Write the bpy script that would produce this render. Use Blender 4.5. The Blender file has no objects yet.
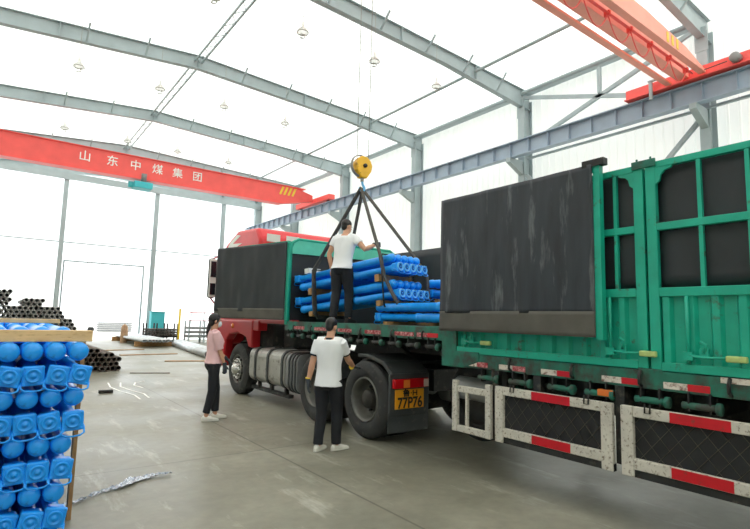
import bpy, bmesh, math, random
from mathutils import Vector, Matrix, noise
random.seed(7)
PI=math.pi
S=bpy.context.scene
COL=S.collection
def V(*a): return Vector(a if len(a)>1 else a[0])
# ------------------------------------------------------------------ materials
def lin(c):
    c=c/255.
    return c/12.92 if c<=.04045 else ((c+.055)/1.055)**2.4
def rgb(r,g,b): return (lin(r),lin(g),lin(b),1)
def mat(name,col,rough=.6,metal=0,var=.12,scale=6,dirt=None,dirt_amt=.0,dirt_scale=9,bump=0,bscale=60,spec=.5,stretch=None):
    m=bpy.data.materials.new(name); m.use_nodes=True; nt=m.node_tree; N=nt.nodes; L=nt.links
    b=N['Principled BSDF']; b.inputs['Roughness'].default_value=rough; b.inputs['Metallic'].default_value=metal
    b.inputs['Specular IOR Level'].default_value=spec
    tc=N.new('ShaderNodeTexCoord'); src=tc.outputs['Object']
    if stretch:
        mp=N.new('ShaderNodeMapping'); mp.inputs['Scale'].default_value=stretch; L.new(src,mp.inputs[0]); src=mp.outputs[0]
    n=N.new('ShaderNodeTexNoise'); n.inputs['Scale'].default_value=scale; n.inputs['Detail'].default_value=5; L.new(src,n.inputs['Vector'])
    r=N.new('ShaderNodeMapRange'); r.inputs[1].default_value=.3; r.inputs[2].default_value=.7; r.inputs[3].default_value=1-var; r.inputs[4].default_value=1+var; L.new(n.outputs[0],r.inputs[0])
    mx=N.new('ShaderNodeVectorMath'); mx.operation='SCALE'; mx.inputs[0].default_value=col[:3]; L.new(r.outputs[0],mx.inputs['Scale'])
    out=mx.outputs[0]
    if dirt:
        n2=N.new('ShaderNodeTexNoise'); n2.inputs['Scale'].default_value=dirt_scale; n2.inputs['Detail'].default_value=8; n2.inputs['Roughness'].default_value=.65; L.new(src,n2.inputs['Vector'])
        r2=N.new('ShaderNodeMapRange'); r2.inputs[1].default_value=.62-dirt_amt*.35; r2.inputs[2].default_value=.72-dirt_amt*.2; L.new(n2.outputs[0],r2.inputs[0])
        mm=N.new('ShaderNodeMix'); mm.data_type='RGBA'; L.new(r2.outputs[0],mm.inputs[0]); L.new(out,mm.inputs[6]); mm.inputs[7].default_value=dirt; out=mm.outputs[2]
    L.new(out,b.inputs['Base Color'])
    if bump:
        n3=N.new('ShaderNodeTexNoise'); n3.inputs['Scale'].default_value=bscale; n3.inputs['Detail'].default_value=3; L.new(src,n3.inputs['Vector'])
        bp=N.new('ShaderNodeBump'); bp.inputs['Strength'].default_value=bump; bp.inputs['Distance'].default_value=.02; L.new(n3.outputs[0],bp.inputs['Height']); L.new(bp.outputs[0],b.inputs['Normal'])
    return m
WR,RF=.27,.56
def sheet_mat(name,col,trans):
    m=bpy.data.materials.new(name); m.use_nodes=True; nt=m.node_tree; N=nt.nodes; L=nt.links
    N.remove(N['Principled BSDF']); o=N['Material Output']
    d=N.new('ShaderNodeBsdfDiffuse'); t=N.new('ShaderNodeBsdfTranslucent'); x=N.new('ShaderNodeMixShader')
    d.inputs[0].default_value=col; t.inputs[0].default_value=col; x.inputs[0].default_value=trans
    L.new(d.outputs[0],x.inputs[1]); L.new(t.outputs[0],x.inputs[2]); L.new(x.outputs[0],o.inputs[0]); return m
M={}
M['steel']=mat('grey_steel_paint',rgb(166,179,182),.5,var=.08,scale=2)
M['beam']=mat('runway_grey_paint',rgb(160,176,192),.5,var=.08,scale=2)
M['cranered']=mat('hazed_crane_red_paint',rgb(248,96,90),.45,var=.06,scale=2)  # red made paler, the haze washing out the far crane is in the colour
M['cranepink']=mat('crane_orange_paint',rgb(252,166,146),.5,var=.06,scale=2)
M['craneyellow']=mat('crane_yellow_paint',rgb(240,205,60),.5,var=.05)
M['text']=mat('white_lettering',rgb(245,245,240),.5,var=.02)
M['green']=mat('green_truck_paint',rgb(20,166,140),.42,var=.14,scale=5,dirt=rgb(70,72,60),dirt_amt=.02,dirt_scale=7)
M['greend']=mat('worn_green_chassis_paint',rgb(30,110,92),.55,var=.25,scale=7,dirt=rgb(58,60,54),dirt_amt=.5,dirt_scale=5)
M['teal']=mat('light_green_canvas',rgb(96,208,180),.6,var=.08)
M['tarp']=mat('black_tarpaulin',rgb(42,48,55),.55,var=.3,scale=3,dirt=rgb(104,110,112),dirt_amt=.2,dirt_scale=2.2,bump=.35,bscale=5,stretch=(1,2.6,.45))
M['tarp2']=mat('black_inner_tarpaulin',rgb(38,44,49),.55,var=.25,scale=2,bump=.25,bscale=4)
M['flap']=mat('faded_tarpaulin_flap',rgb(84,82,76),.7,var=.2,scale=4)
M['chassis']=mat('dark_chassis_steel',rgb(34,36,36),.6,var=.3,scale=6,dirt=rgb(80,76,68),dirt_amt=.2)
M['plastic']=mat('dark_grey_mudguard_plastic',rgb(58,62,63),.5,var=.2,scale=4,dirt=rgb(96,94,88),dirt_amt=.12)
M['tyre']=mat('tyre_rubber',rgb(50,51,51),.8,var=.22,scale=5,dirt=rgb(84,82,76),dirt_amt=.15,bump=.2,bscale=30)
M['rim']=mat('dusty_wheel_rim',rgb(104,104,98),.5,.35,var=.2,scale=8)
M['rimdark']=mat('dark_wheel_hub',rgb(56,54,50),.6,.2,var=.3,scale=10)
M['chrome']=mat('polished_metal',rgb(205,205,200),.25,.8,var=.1)
M['tank']=mat('aluminium_fuel_tank',rgb(172,172,166),.4,.4,var=.12,scale=3,dirt=rgb(110,106,96),dirt_amt=.2)
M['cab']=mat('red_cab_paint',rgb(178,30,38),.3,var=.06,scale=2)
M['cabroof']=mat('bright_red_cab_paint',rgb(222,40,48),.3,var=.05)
M['glass']=mat('dark_window_glass',rgb(30,38,44),.08,var=.02)
M['white']=mat('white_paint',rgb(232,232,228),.5,var=.04)
M['guard']=mat('worn_white_guard_paint',rgb(200,196,186),.6,var=.1,scale=8,dirt=rgb(104,88,68),dirt_amt=.22,dirt_scale=38)
M['mesh']=mat('black_mesh_sheet',rgb(30,32,34),.7,var=.2,scale=4)
M['wire']=mat('galvanised_wire',rgb(92,86,76),.6,.3,var=.1)
M['redtape']=mat('red_reflective_tape',rgb(196,18,34),.35,var=.08,scale=12,dirt=rgb(120,60,50),dirt_amt=.1,dirt_scale=22)
M['whitetape']=mat('white_reflective_tape',rgb(214,206,196),.4,var=.1,scale=14,dirt=rgb(120,80,70),dirt_amt=.35,dirt_scale=26)
M['pinktape']=mat('peeling_red_white_tape',rgb(206,150,150),.45,var=.2,scale=20,dirt=rgb(150,30,44),dirt_amt=.75,dirt_scale=30)
M['amber']=mat('amber_lens',rgb(222,120,50),.25,var=.05)
M['lens']=mat('red_lens',rgb(190,16,26),.2,var=.1,scale=20)
M['lensw']=mat('clear_lens',rgb(220,190,180),.2,var=.05)
M['plate']=mat('yellow_plate',rgb(236,160,30),.4,var=.04)
M['ink']=mat('black_ink',rgb(20,20,20),.5,var=.02)
M['grip']=mat('pale_green_grip',rgb(176,196,122),.5,var=.15,scale=20)
M['blue']=mat('glossy_blue_enamel',rgb(28,156,250),.28,var=.1,scale=7,dirt=rgb(24,120,204),dirt_amt=.05,dirt_scale=12)
M['bluel']=mat('pale_blue_enamel',rgb(110,190,240),.35,var=.08,scale=8)
M['blued']=mat('dark_blue_recess',rgb(10,60,120),.5,var=.1)
M['wood']=mat('pale_pine_timber',rgb(222,188,140),.75,var=.12,scale=3,dirt=rgb(180,140,96),dirt_amt=.2,stretch=(1,6,6))
M['woodd']=mat('dunnage_timber',rgb(170,130,84),.8,var=.2,scale=8)
M['black']=mat('black_strap',rgb(78,74,68),.75,var=.2,scale=14)
M['pipe']=mat('black_steel_pipe',rgb(112,106,100),.5,.3,var=.25,scale=3,dirt=rgb(120,84,60),dirt_amt=.15)
M['pipeg']=mat('grey_steel_pipe',rgb(140,142,142),.5,.3,var=.15,scale=3)
M['pipel']=mat('hazed_grey_pipe',rgb(168,168,166),.45,.3,var=.2,scale=3)  # far heap: steel grey lightened, haze of the distance put into the colour
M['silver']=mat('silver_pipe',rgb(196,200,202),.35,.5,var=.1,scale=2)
M['brown']=mat('brown_board',rgb(170,140,110),.8,var=.2)
M['cyan']=mat('turquoise_cabinet_paint',rgb(70,190,200),.5,var=.05)
M['skin']=mat('skin',rgb(206,158,130),.5,var=.05,scale=10,spec=.3)
M['hair']=mat('black_hair',rgb(24,21,20),.45,var=.25,scale=40)
M['tee']=mat('white_cotton',rgb(236,238,240),.8,var=.03,scale=5)
M['pink']=mat('pale_pink_cotton',rgb(232,190,192),.8,var=.04,scale=6)
M['navy']=mat('black_trousers',rgb(26,28,34),.8,var=.2,scale=6)
M['shoe']=mat('off_white_trainer',rgb(226,224,214),.6,var=.06,scale=12)
M['sole']=mat('trainer_sole',rgb(206,204,196),.7,var=.05)
M['darkshoe']=mat('dark_shoe',rgb(40,38,38),.6,var=.1)
M['glove']=mat('dark_grey_glove',rgb(66,72,78),.8,var=.15,scale=25)
M['mask']=mat('pale_face_mask',rgb(222,232,238),.8,var=.03)
M['lampw']=sheet_mat('white_lamp_shade',(.95,.95,.93,1),.6)
M['lampg']=mat('lamp_grey_metal',rgb(176,176,168),.5,var=.05)
M['foil']=mat('crinkled_silver_film',rgb(190,196,204),.22,.6,var=.35,scale=18,bump=.9,bscale=40)
M['paper']=mat('paper_tag',rgb(240,240,232),.7,var=.02)
M['yellowhook']=mat('yellow_hook_paint',rgb(244,186,40),.4,var=.1,dirt=rgb(150,100,40),dirt_amt=.1)
M['rope']=mat('steel_rope',rgb(150,150,146),.5,.3,var=.1)
M['wall_r']=sheet_mat('translucent_wall_sheet',(.92,.93,.88,1),WR)
M['wall_b']=sheet_mat('translucent_gable_sheet',(.95,.97,.97,1),.75)
M['roof']=sheet_mat('white_roof_lining',(.93,.93,.87,1),RF)
M['wall_d']=mat('cream_wall_panel',rgb(226,226,218),.7,var=.05)
# ------------------------------------------------------------------ mesh helper
ORG={}
class MB:
    def __init__(s): s.bm=bmesh.new(); s.mi=0
    def _t(s,f):
        if s.mi: 
            for q in f: q.material_index=s.mi
    def box(s,x0,x1,y0,y1,z0,z1,rot=None,piv=None):
        vs=[V(x,y,z) for x in (x0,x1) for y in (y0,y1) for z in (z0,z1)]
        if rot is not None:
            p=piv or V((x0+x1)/2,(y0+y1)/2,(z0+z1)/2); vs=[rot@(v-p)+p for v in vs]
        v=[s.bm.verts.new(a) for a in vs]
        s._t([s.bm.faces.new([v[i] for i in q]) for q in ((0,1,3,2),(4,6,7,5),(0,4,5,1),(2,3,7,6),(0,2,6,4),(1,5,7,3))]); return s
    def bar(s,p,q,w,h,up=(0,0,1)):
        p=V(p);q=V(q);d=(q-p).normalized();up=V(up)
        if abs(d.dot(up))>.99: up=V(1,0,0)
        a=d.cross(up).normalized();b=a.cross(d).normalized()
        v=[s.bm.verts.new(c+a*i*w/2+b*j*h/2) for c in (p,q) for i,j in ((-1,-1),(1,-1),(1,1),(-1,1))]
        s._t([s.bm.faces.new([v[i] for i in f]) for f in ((3,2,1,0),(4,5,6,7),(0,1,5,4),(1,2,6,5),(2,3,7,6),(3,0,4,7))]); return s
    def loft(s,secs,cap=True,smooth=True):
        # secs: list of (center, axisA*ra, axisB*rb) ; n points
        n=s.n if hasattr(s,'n') else 16
        rings=[]
        for c,a,b in secs:
            rings.append([s.bm.verts.new(V(c)+V(a)*math.cos(2*PI*k/n)+V(b)*math.sin(2*PI*k/n)) for k in range(n)])
        fs=[]
        for r0,r1 in zip(rings,rings[1:]):
            for k in range(n): fs.append(s.bm.faces.new((r0[k],r0[(k+1)%n],r1[(k+1)%n],r1[k])))
        if smooth:
            for f in fs: f.smooth=True
        if cap: fs.append(s.bm.faces.new(rings[0][::-1])); fs.append(s.bm.faces.new(rings[-1]))
        s._t(fs); return s
    def tube(s,pts,r,seg=10,cap=True):
        pts=[V(p) for p in pts]; rs=r if isinstance(r,(list,tuple)) else [r]*len(pts)
        s.n=seg; prev=None; secs=[]
        for i,p in enumerate(pts):
            d=(pts[min(i+1,len(pts)-1)]-pts[max(i-1,0)]).normalized()
            if prev is None:
                u=V(0,0,1) if abs(d.z)<.9 else V(1,0,0); a=d.cross(u).normalized()
            else: a=(prev-d*prev.dot(d)).normalized()
            prev=a; b=d.cross(a); secs.append((p,a*rs[i],b*rs[i]))
        s.loft(secs,cap); return s
    def lathe(s,o,ax,prof,seg=32,cap=False):
        # prof: (distance along axis, radius)
        o=V(o);ax=V(ax).normalized();u=V(0,0,1) if abs(ax.z)<.9 else V(1,0,0);a=ax.cross(u).normalized();b=ax.cross(a)
        s.n=seg; s.loft([(o+ax*t,a*max(r,1e-4),b*max(r,1e-4)) for t,r in prof],cap); return s
    def prism(s,poly,ax,a,b):
        # poly: 2D points in remaining axes order; extruded along axis index ax from a to b
        def P(u,v,w): c=[u,v]; c.insert(ax,w); return V(c)
        r0=[s.bm.verts.new(P(u,v,a)) for u,v in poly]; r1=[s.bm.verts.new(P(u,v,b)) for u,v in poly]
        n=len(poly); fs=[s.bm.faces.new(r0[::-1]),s.bm.faces.new(r1)]
        for k in range(n): fs.append(s.bm.faces.new((r0[k],r0[(k+1)%n],r1[(k+1)%n],r1[k])))
        s._t(fs); return s
    def build(s,name,m,parent=None,bevel=0,smooth=False,loc=None,keep=False):
        bmesh.ops.recalc_face_normals(s.bm,faces=s.bm.faces)
        me=bpy.data.meshes.new(name); o=bpy.data.objects.new(name,me); COL.objects.link(o)
        org=V(0,0,0)
        if parent is not None: org=ORG.get(parent.name,V(0,0,0)); o.parent=parent
        elif loc is not None: org=V(loc); o.location=org
        if org.length>0: bmesh.ops.translate(s.bm,verts=s.bm.verts,vec=-org)
        ORG[o.name]=org
        s.bm.to_mesh(me); s.bm.free()
        for q in (m if isinstance(m,(list,tuple)) else [m]): me.materials.append(q)
        if smooth:
            for p in me.polygons: p.use_smooth=True
        if bevel:
            bv=o.modifiers.new('bevel','BEVEL'); bv.width=bevel; bv.segments=2; bv.limit_method='ANGLE'
        return o
def tag(o,label,cat,group=None,kind=None):
    o['label']=label; o['category']=cat
    if group: o['group']=group
    if kind: o['kind']=kind
    return o
def thing(name,label,cat,loc,group=None):
    o=bpy.data.objects.new(name,None); COL.objects.link(o); o.location=loc; ORG[o.name]=V(loc); o.empty_display_size=.1
    return tag(o,label,cat,group)
def struct(o): o['kind']='structure'; return o
def copy_tree(o,parent=None):
    c=o.copy(); COL.objects.link(c); ORG[c.name]=V(0,0,0)
    if parent: c.parent=parent
    for ch in list(o.children): copy_tree(ch,c)
    return c
def text_mesh(name,body,size,m,parent,world_mat,extrude=.004,bold=0,sx=1):
    cu=bpy.data.curves.new(name,'FONT'); cu.body=body; cu.size=size; cu.extrude=extrude; cu.align_x='CENTER'; cu.align_y='CENTER'; cu.offset=bold
    t=bpy.data.objects.new('t',cu); COL.objects.link(t); bpy.context.view_layer.update()
    dg=bpy.context.evaluated_depsgraph_get(); me=bpy.data.meshes.new_from_object(t.evaluated_get(dg)); bpy.data.objects.remove(t)
    me.transform(Matrix.Diagonal((sx,1,1,1))); me.transform(world_mat); org=ORG.get(parent.name,V(0,0,0)) if parent else V(0,0,0)
    me.transform(Matrix.Translation(-org)); me.materials.clear(); me.materials.append(m)
    o=bpy.data.objects.new(name,me); COL.objects.link(o); ORG[o.name]=org
    if parent: o.parent=parent
    return o
RX90=Matrix.Rotation(PI/2,4,'X')           # text facing -Y
# ------------------------------------------------------------------ people
def remesh(b,name,m,parent,vox,smooth_it=4,fold=0,fseed=0,push=0):
    """union overlapping shapes into one continuous skin"""
    bmesh.ops.recalc_face_normals(b.bm,faces=b.bm.faces)
    me=bpy.data.meshes.new('tmp'); b.bm.to_mesh(me); b.bm.free()
    o=bpy.data.objects.new('tmp',me); COL.objects.link(o)
    r=o.modifiers.new('r','REMESH'); r.mode='VOXEL'; r.voxel_size=vox; r.use_smooth_shade=True
    s=o.modifiers.new('s','SMOOTH'); s.factor=.5; s.iterations=smooth_it
    bpy.context.view_layer.update(); dg=bpy.context.evaluated_depsgraph_get()
    me2=bpy.data.meshes.new_from_object(o.evaluated_get(dg)); bpy.data.objects.remove(o)
    if fold:
        for v in me2.vertices:
            p=v.co; n=noise.noise(V(p.x*9+fseed,p.y*9,p.z*5))+.6*noise.noise(V(p.x*22+fseed,p.y*22,p.z*9))
            v.co=p+v.normal*n*fold
    org=ORG.get(parent.name); me2.transform(Matrix.Translation(-org)); me2.materials.clear(); me2.materials.append(m)
    for p in me2.polygons: p.use_smooth=True
    o=bpy.data.objects.new(name,me2); COL.objects.link(o); o.parent=parent; ORG[o.name]=org
    return o
def ik(a,c,l1,l2,pole):
    a=V(a);c=V(c); d=c-a; L=d.length
    if L>(l1+l2)*.999: c=a+d.normalized()*(l1+l2)*.999; d=c-a; L=d.length
    t=(l1*l1-l2*l2+L*L)/(2*L); h=math.sqrt(max(0,l1*l1-t*t)); dn=d.normalized(); p=V(pole); p=(p-dn*p.dot(dn)).normalized()
    return a+dn*t+p*h, c
def ball(b,c,rx,ry,rz_,R=None,n=10):
    secs=[]
    ax,ay,az=(V(1,0,0),V(0,1,0),V(0,0,1)) if R is None else R
    b.n=16
    for k in range(n+1):
        a=PI*k/n; q=max(math.sin(a),.02); secs.append((V(c)-az*math.cos(a)*rz_,ax*rx*q,ay*ry*q))
    b.loft(secs)
def hand(b,w,d,n,side,k=1.0,curl=.5,g=0.0,spread=.1):
    """w wrist, d finger direction, n palm normal, side=thumb direction; g inflates (gloves)"""
    w=V(w); d=V(d).normalized(); n=V(n); n=(n-d*n.dot(d)).normalized(); s=V(side); s=(s-d*s.dot(d)-n*s.dot(n)).normalized()
    b.n=12
    b.loft([(w-d*.02*k,s*(.026*k+g),n*(.020*k+g)),(w+d*.02*k,s*(.032*k+g),n*(.017*k+g)),(w+d*.055*k,s*(.041*k+g),n*(.015*k+g)),(w+d*.088*k,s*(.040*k+g),n*(.012*k+g))])
    for off,L,sp in ((.030,.068,spread),(.010,.078,.03),(-.010,.072,-.03),(-.029,.056,-spread)):
        p=w+d*.082*k+s*off*k; dd=(d+s*sp).normalized(); pts=[p-dd*.015]; r0=.0085*k+g
        for j,f in enumerate((.42,.32,.26)):
            dd=(dd+n*math.tan(min(curl,1.2))*(.55+.35*j)).normalized(); p=p+dd*L*f*k; pts.append(p)
        b.tube(pts,[r0*1.05,r0,r0*.95,r0*.8],8)
    p=w+d*.022*k+s*.026*k; dd=(d*.6+s*.8+n*.25).normalized(); pts=[p-dd*.01]
    for j,f in enumerate((.036,.03,.026)):
        p=p+dd*f*k; pts.append(p); dd=(dd+d*.3+n*.25*curl*2).normalized()
    b.tube(pts,[.012*k+g,.0105*k+g,.0095*k+g,.008*k+g],8)
def person(label,loc,az,h,pose):
    """loc feet centre, az facing (0=+Y, 90=+X) degrees"""
    P=thing('person',label,'person',loc); k=h/1.72; F=pose.get
    a=math.radians(az); fwd=V(math.sin(a),math.cos(a),0); rgt=V(math.cos(a),-math.sin(a),0); up=V(0,0,1); L0=V(loc)
    def W(x,y,z): return L0+(rgt*x+fwd*y+up*z)*k
    def toL(p): q=(V(p)-L0)/k; return V(q.dot(rgt),q.dot(fwd),q.z)
    fem=F('fem',False); lean=F('lean',0); twist=F('twist',0)
    sh=.155 if fem else .176; hipw=.085
    def T(x,y,z):   # torso point with lean about the hips
        dzz=z-.92; yy=y+math.sin(lean)*dzz; zz=.92+math.cos(lean)*dzz if dzz>0 else z
        sx=F('side',0)*max(0,dzz)
        return W(x+sx,yy,zz)
    def el(x,y,z,rx,ry,g=0,tw=0):
        ca,sa=math.cos(tw),math.sin(tw)
        return (T(x,y,z),(rgt*ca+fwd*sa)*(rx+g)*k,(fwd*ca-rgt*sa)*(ry+g)*k)
    if fem: tor=[(0,.0,.80,.09,.08),(0,-.01,.88,.150,.105),(0,-.005,.95,.145,.10),(0,0,1.04,.128,.092),(0,.005,1.12,.122,.09),(0,.02,1.2,.135,.108),(0,.025,1.26,.14,.118),(0,.01,1.34,.145,.098),(0,0,1.40,.13,.08),(0,0,1.44,.075,.062)]
    else: tor=[(0,.0,.80,.10,.09),(0,-.01,.88,.158,.112),(0,0,.95,.152,.108),(0,.005,1.04,.142,.104),(0,.005,1.12,.145,.105),(0,.01,1.22,.16,.112),(0,.01,1.31,.175,.112),(0,0,1.38,.172,.098),(0,-.005,1.43,.12,.08),(0,0,1.465,.07,.062)]
    tws=[twist*min(1,max(0,(s[2]-.95)/.35)) for s in tor]
    # joints
    S_={}; E_={}; Wr={}
    for sd in (-1,1):
        tw=twist; S_[sd]=T(sd*sh*math.cos(tw)*.95,-.005+sd*sh*math.sin(tw),1.395)
    neck=T(0,-.005,1.44); hb_=T(F('headx',0),F('heady',.012),1.487)
    hc=hb_+up*.105*k
    hf=math.radians(az+F('headturn',0)); pitch=F('headpitch',0)
    hfw=(V(math.sin(hf),math.cos(hf),0)*math.cos(pitch)+up*math.sin(pitch)); hr=V(math.cos(hf),-math.sin(hf),0); hu=hr.cross(hfw)
    for sd,key in ((-1,'lhand'),(1,'rhand')):
        tgt=V(F(key)); el_,w_=ik(S_[sd],tgt,.285*k,.255*k,W(*F(key+'_pole',(sd*.4,-.8,-.3)))-L0)
        E_[sd]=el_; Wr[sd]=w_
    hips={sd:W(sd*hipw,0,.90) for sd in (-1,1)}; ank={}; kn={}; toe={}
    for sd,key in ((-1,'lfoot'),(1,'rfoot')):
        fx,fy,fa=F(key); ank[sd]=W(fx,fy,.085); q=math.radians(az+fa); toe[sd]=V(math.sin(q),math.cos(q),0)
        kn[sd],_=ik(hips[sd],ank[sd],.418*k,.405*k,fwd+toe[sd]*.3)
    # ---- body
    b=MB(); b.n=20
    b.loft([el(*s,g=-.004,tw=t) for s,t in zip(tor,tws)])
    b.tube([neck-up*.05*k,neck+up*.02*k,hb_+up*.05*k],[.062*k,.053*k,.056*k],14)
    for sd in (-1,1):
        s,e,w_=S_[sd],E_[sd],Wr[sd]; fa=.92 if fem else 1.08
        b.tube([s-(e-s)*.02+up*.0,s.lerp(e,.25),s.lerp(e,.7),e,e.lerp(w_,.25),e.lerp(w_,.7),w_],[q*k*fa for q in (.052,.050,.043,.038,.040,.031,.026)],12)
        hp,n_,a_=hips[sd],kn[sd],ank[sd]
        b.tube([hp+up*.02,hp.lerp(n_,.3),hp.lerp(n_,.8),n_,n_.lerp(a_,.3),n_.lerp(a_,.8),a_-up*.02],[q*k for q in (.078,.074,.058,.052,.052,.04,.036)],12)
        b.tube([a_-up*.045*k-toe[sd]*.04*k,a_-up*.05*k+toe[sd]*.06*k,a_-up*.055*k+toe[sd]*.15*k],[.034*k,.034*k,.022*k],10)
        hd=F('lhd' if sd<0 else 'rhd'); d_,nn,ss,cu=hd; hand(b,w_,V(d_),V(nn),V(ss),k*(.9 if fem else 1),cu)
    # head: ovoid skull + jaw + nose + ears
    R_=(hr,hfw,hu)
    ball(b,hc+hu*.025*k-hfw*.01*k,.073*k,.094*k,.098*k,R_)
    ball(b,hc-hu*.045*k+hfw*.025*k,.056*k,.062*k,.068*k,R_)
    ball(b,hc+hfw*.092*k-hu*.012*k,.011*k,.018*k,.022*k,R_)
    ball(b,hc+hfw*.082*k-hu*.052*k,.022*k,.01*k,.008*k,R_)
    for sd in (-1,1): ball(b,hc+hr*sd*.074*k-hfw*.008*k-hu*.005*k,.009*k,.02*k,.03*k,R_)
    remesh(b,'body',M['skin'],P,.0075,2)
    b=MB()
    for sd in (-1,1): ball(b,hc+hfw*.079*k+hr*sd*.03*k+hu*.018*k,.012*k,.007*k,.006*k,R_)
    b.build('eyes',M['ink'],P)
    # ---- hair
    b=MB(); hs=F('hair','short')
    if hs=='short':
        ball(b,hc+hu*.045*k-hfw*.018*k,.078*k,.098*k,.088*k,R_); ball(b,hc+hu*.0*k-hfw*.052*k,.064*k,.052*k,.07*k,R_)
    else:
        ball(b,hc+hu*.04*k-hfw*.022*k,.083*k,.10*k,.094*k,R_); ball(b,hc-hu*.01*k-hfw*.055*k,.072*k,.056*k,.08*k,R_)
        q=hc-hfw*.085*k-hu*.04*k; b.tube([q+hfw*.03*k,q-hfw*.005*k-hu*.02*k,q-hfw*.015*k-hu*.08*k,q-hfw*.02*k-hu*.16*k,q-hfw*.015*k-hu*.25*k],[.03*k,.034*k,.034*k,.028*k,.01*k],12)
        for sd in (-1,1): b.tube([hc+hr*sd*.066*k+hfw*.03*k+hu*.06*k,hc+hr*sd*.075*k+hfw*.02*k,hc+hr*sd*.068*k-hfw*.01*k-hu*.04*k],[.02*k,.016*k,.01*k],10)
    remesh(b,'hair',M['hair'],P,.007,2,.003)
    # ---- top
    g=.014; b=MB(); b.n=28; hem=F('hem',.86)
    tt=[s for s in tor if s[2]>hem+.02 and s[2]<1.45]; first=(0,-.008,hem,(.176 if fem else .184),(.138 if fem else .15))
    secs=[el(*first,g=.004)]+[el(*s,g=g+.008,tw=twist*min(1,max(0,(s[2]-.95)/.35))) for s in tt]
    b.loft(secs)
    for sd in (-1,1):
        s,e=S_[sd],E_[sd]; ln=F('sleeve',.55)
        b.tube([s-(e-s)*.08+up*.0,s.lerp(e,.2),s.lerp(e,ln)],[.064*k,.068*k,.067*k],14)
        b.tube([T(sd*.05,-.003,1.412),s+up*.004],[.06*k,.066*k],12)
    top=remesh(b,'shirt',M[F('top','tee')],P,.011,3,.005,az)
    if F('collar'):
        b=MB(); b.tube([neck-up*.03*k,neck+up*.018*k],[.085*k,.07*k],18); remesh(b,'collar',M['navy'],P,.006,1)
        b=MB()
        for sd in (-1,1):
            s,e=S_[sd],E_[sd]; ln=F('sleeve',.55); MB_=MB(); MB_.tube([s.lerp(e,ln-.03),s.lerp(e,ln+.045)],[.0665*k,.0655*k],18); MB_.build('sleeve_band',M['navy'],P,smooth=True)
    # ---- trousers
    b=MB(); b.n=24; wz=F('waist',1.0)
    b.loft([el(0,0,.79,.10,.092),el(0,-.01,.87,.162 if fem else .158,.118,g=.008),el(0,-.004,.95,.158 if fem else .146,.112 if fem else .10,g=.006),el(0,0,wz,.135,.09,g=.002)])
    lw=F('legw',1.0)
    for sd in (-1,1):
        hp,n_,a_=hips[sd],kn[sd],ank[sd]; e_=a_+up*F('cuff',.0)*k
        b.tube([hp+up*.02*k,hp.lerp(n_,.25),hp.lerp(n_,.7),n_,n_.lerp(e_,.4),e_],[q*k*lw for q in (.094,.094,.082,.073,.069,.060)],16)
    remesh(b,'trousers',M['navy'],P,.011,3,.006,az+3)
    # ---- shoes
    sm_=M[F('shoes','shoe')]
    for sd in (-1,1):
        a_=V(ank[sd]); a_.z=L0.z; t_=toe[sd]; sdv=V(t_.y,-t_.x,0); b=MB(); b.n=14
        b.loft([(a_-t_*.062*k+up*.035*k,sdv*.026*k,up*.03*k),(a_-t_*.04*k+up*.048*k,sdv*.036*k,up*.045*k),(a_+t_*.0*k+up*.052*k,sdv*.038*k,up*.05*k),(a_+t_*.06*k+up*.042*k,sdv*.042*k,up*.038*k),(a_+t_*.13*k+up*.032*k,sdv*.045*k,up*.028*k),(a_+t_*.18*k+up*.026*k,sdv*.034*k,up*.02*k),(a_+t_*.2*k+up*.022*k,sdv*.015*k,up*.012*k)])
        sh_=b.build('shoe',sm_,P,smooth=True)
        b=MB(); b.n=14
        b.loft([(a_+t_*x*k+up*.011*k,sdv*w_*k,up*.011*k) for x,w_ in ((-.068,.02),(-.05,.036),(0,.038),(.06,.043),(.13,.047),(.18,.038),(.208,.015))])
        b.build('sole',M['sole'] if F('shoes','shoe')=='shoe' else sm_,sh_,smooth=True)
    # ---- gloves, mask
    for sd,key in ((-1,'lglove'),(1,'rglove')):
        if F(key):
            hd=F('lhd' if sd<0 else 'rhd'); d_,nn,ss,cu=hd; b=MB(); hand(b,Wr[sd],V(d_),V(nn),V(ss),k*(.92 if fem else 1),cu,.0045)
            b.tube([Wr[sd]-V(d_).normalized()*.05*k,Wr[sd]],[.036*k,.033*k],12)
            gl=remesh(b,'glove',M['glove'],P,.005,1)
            if F('cuffcol'): MB().tube([Wr[sd]-V(d_).normalized()*.06*k,Wr[sd]-V(d_).normalized()*.045*k],[.038*k,.038*k],14).build('glove_cuff',M['craneyellow'],gl)
    if F('mask'):
        b=MB(); ball(b,hc+hfw*.05*k-hu*.045*k,.056*k,.062*k,.058*k,R_)
        mk=remesh(b,'face_mask',M['mask'],P,.006,2)
        for sd in (-1,1): MB().tube([hc+hfw*.06*k-hu*.02*k+hr*sd*.054*k,hc+hr*sd*.078*k+hu*.01*k],.002,6).build('ear_loop',M['mask'],mk)
    return P
DN=(0,0,-1)
person('woman in pink top and face mask standing near the front wheel',(2.86,8.03,0),96,1.66,
  dict(fem=True,hair='pony',mask=True,top='pink',sleeve=.95,hem=.91,waist=1.0,cuff=.045,legw=.98,shoes='shoe',
  lhand=(3.13,8.2,.93),lhand_pole=(-.3,-.8,-.1),rhand=(3.0,7.87,.80),rhand_pole=(.2,-.9,-.1),
  lfoot=(-.08,.09,-8),rfoot=(.08,-.09,10),lhd=((.8,.1,-.6),(0,0,-1),(.3,-.6,.5),.5),rhd=((.12,0,-1),(-.2,.9,0),(1,.1,.1),.35),rglove=True,lglove=True,headpitch=-.05,lean=-.03))
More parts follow.
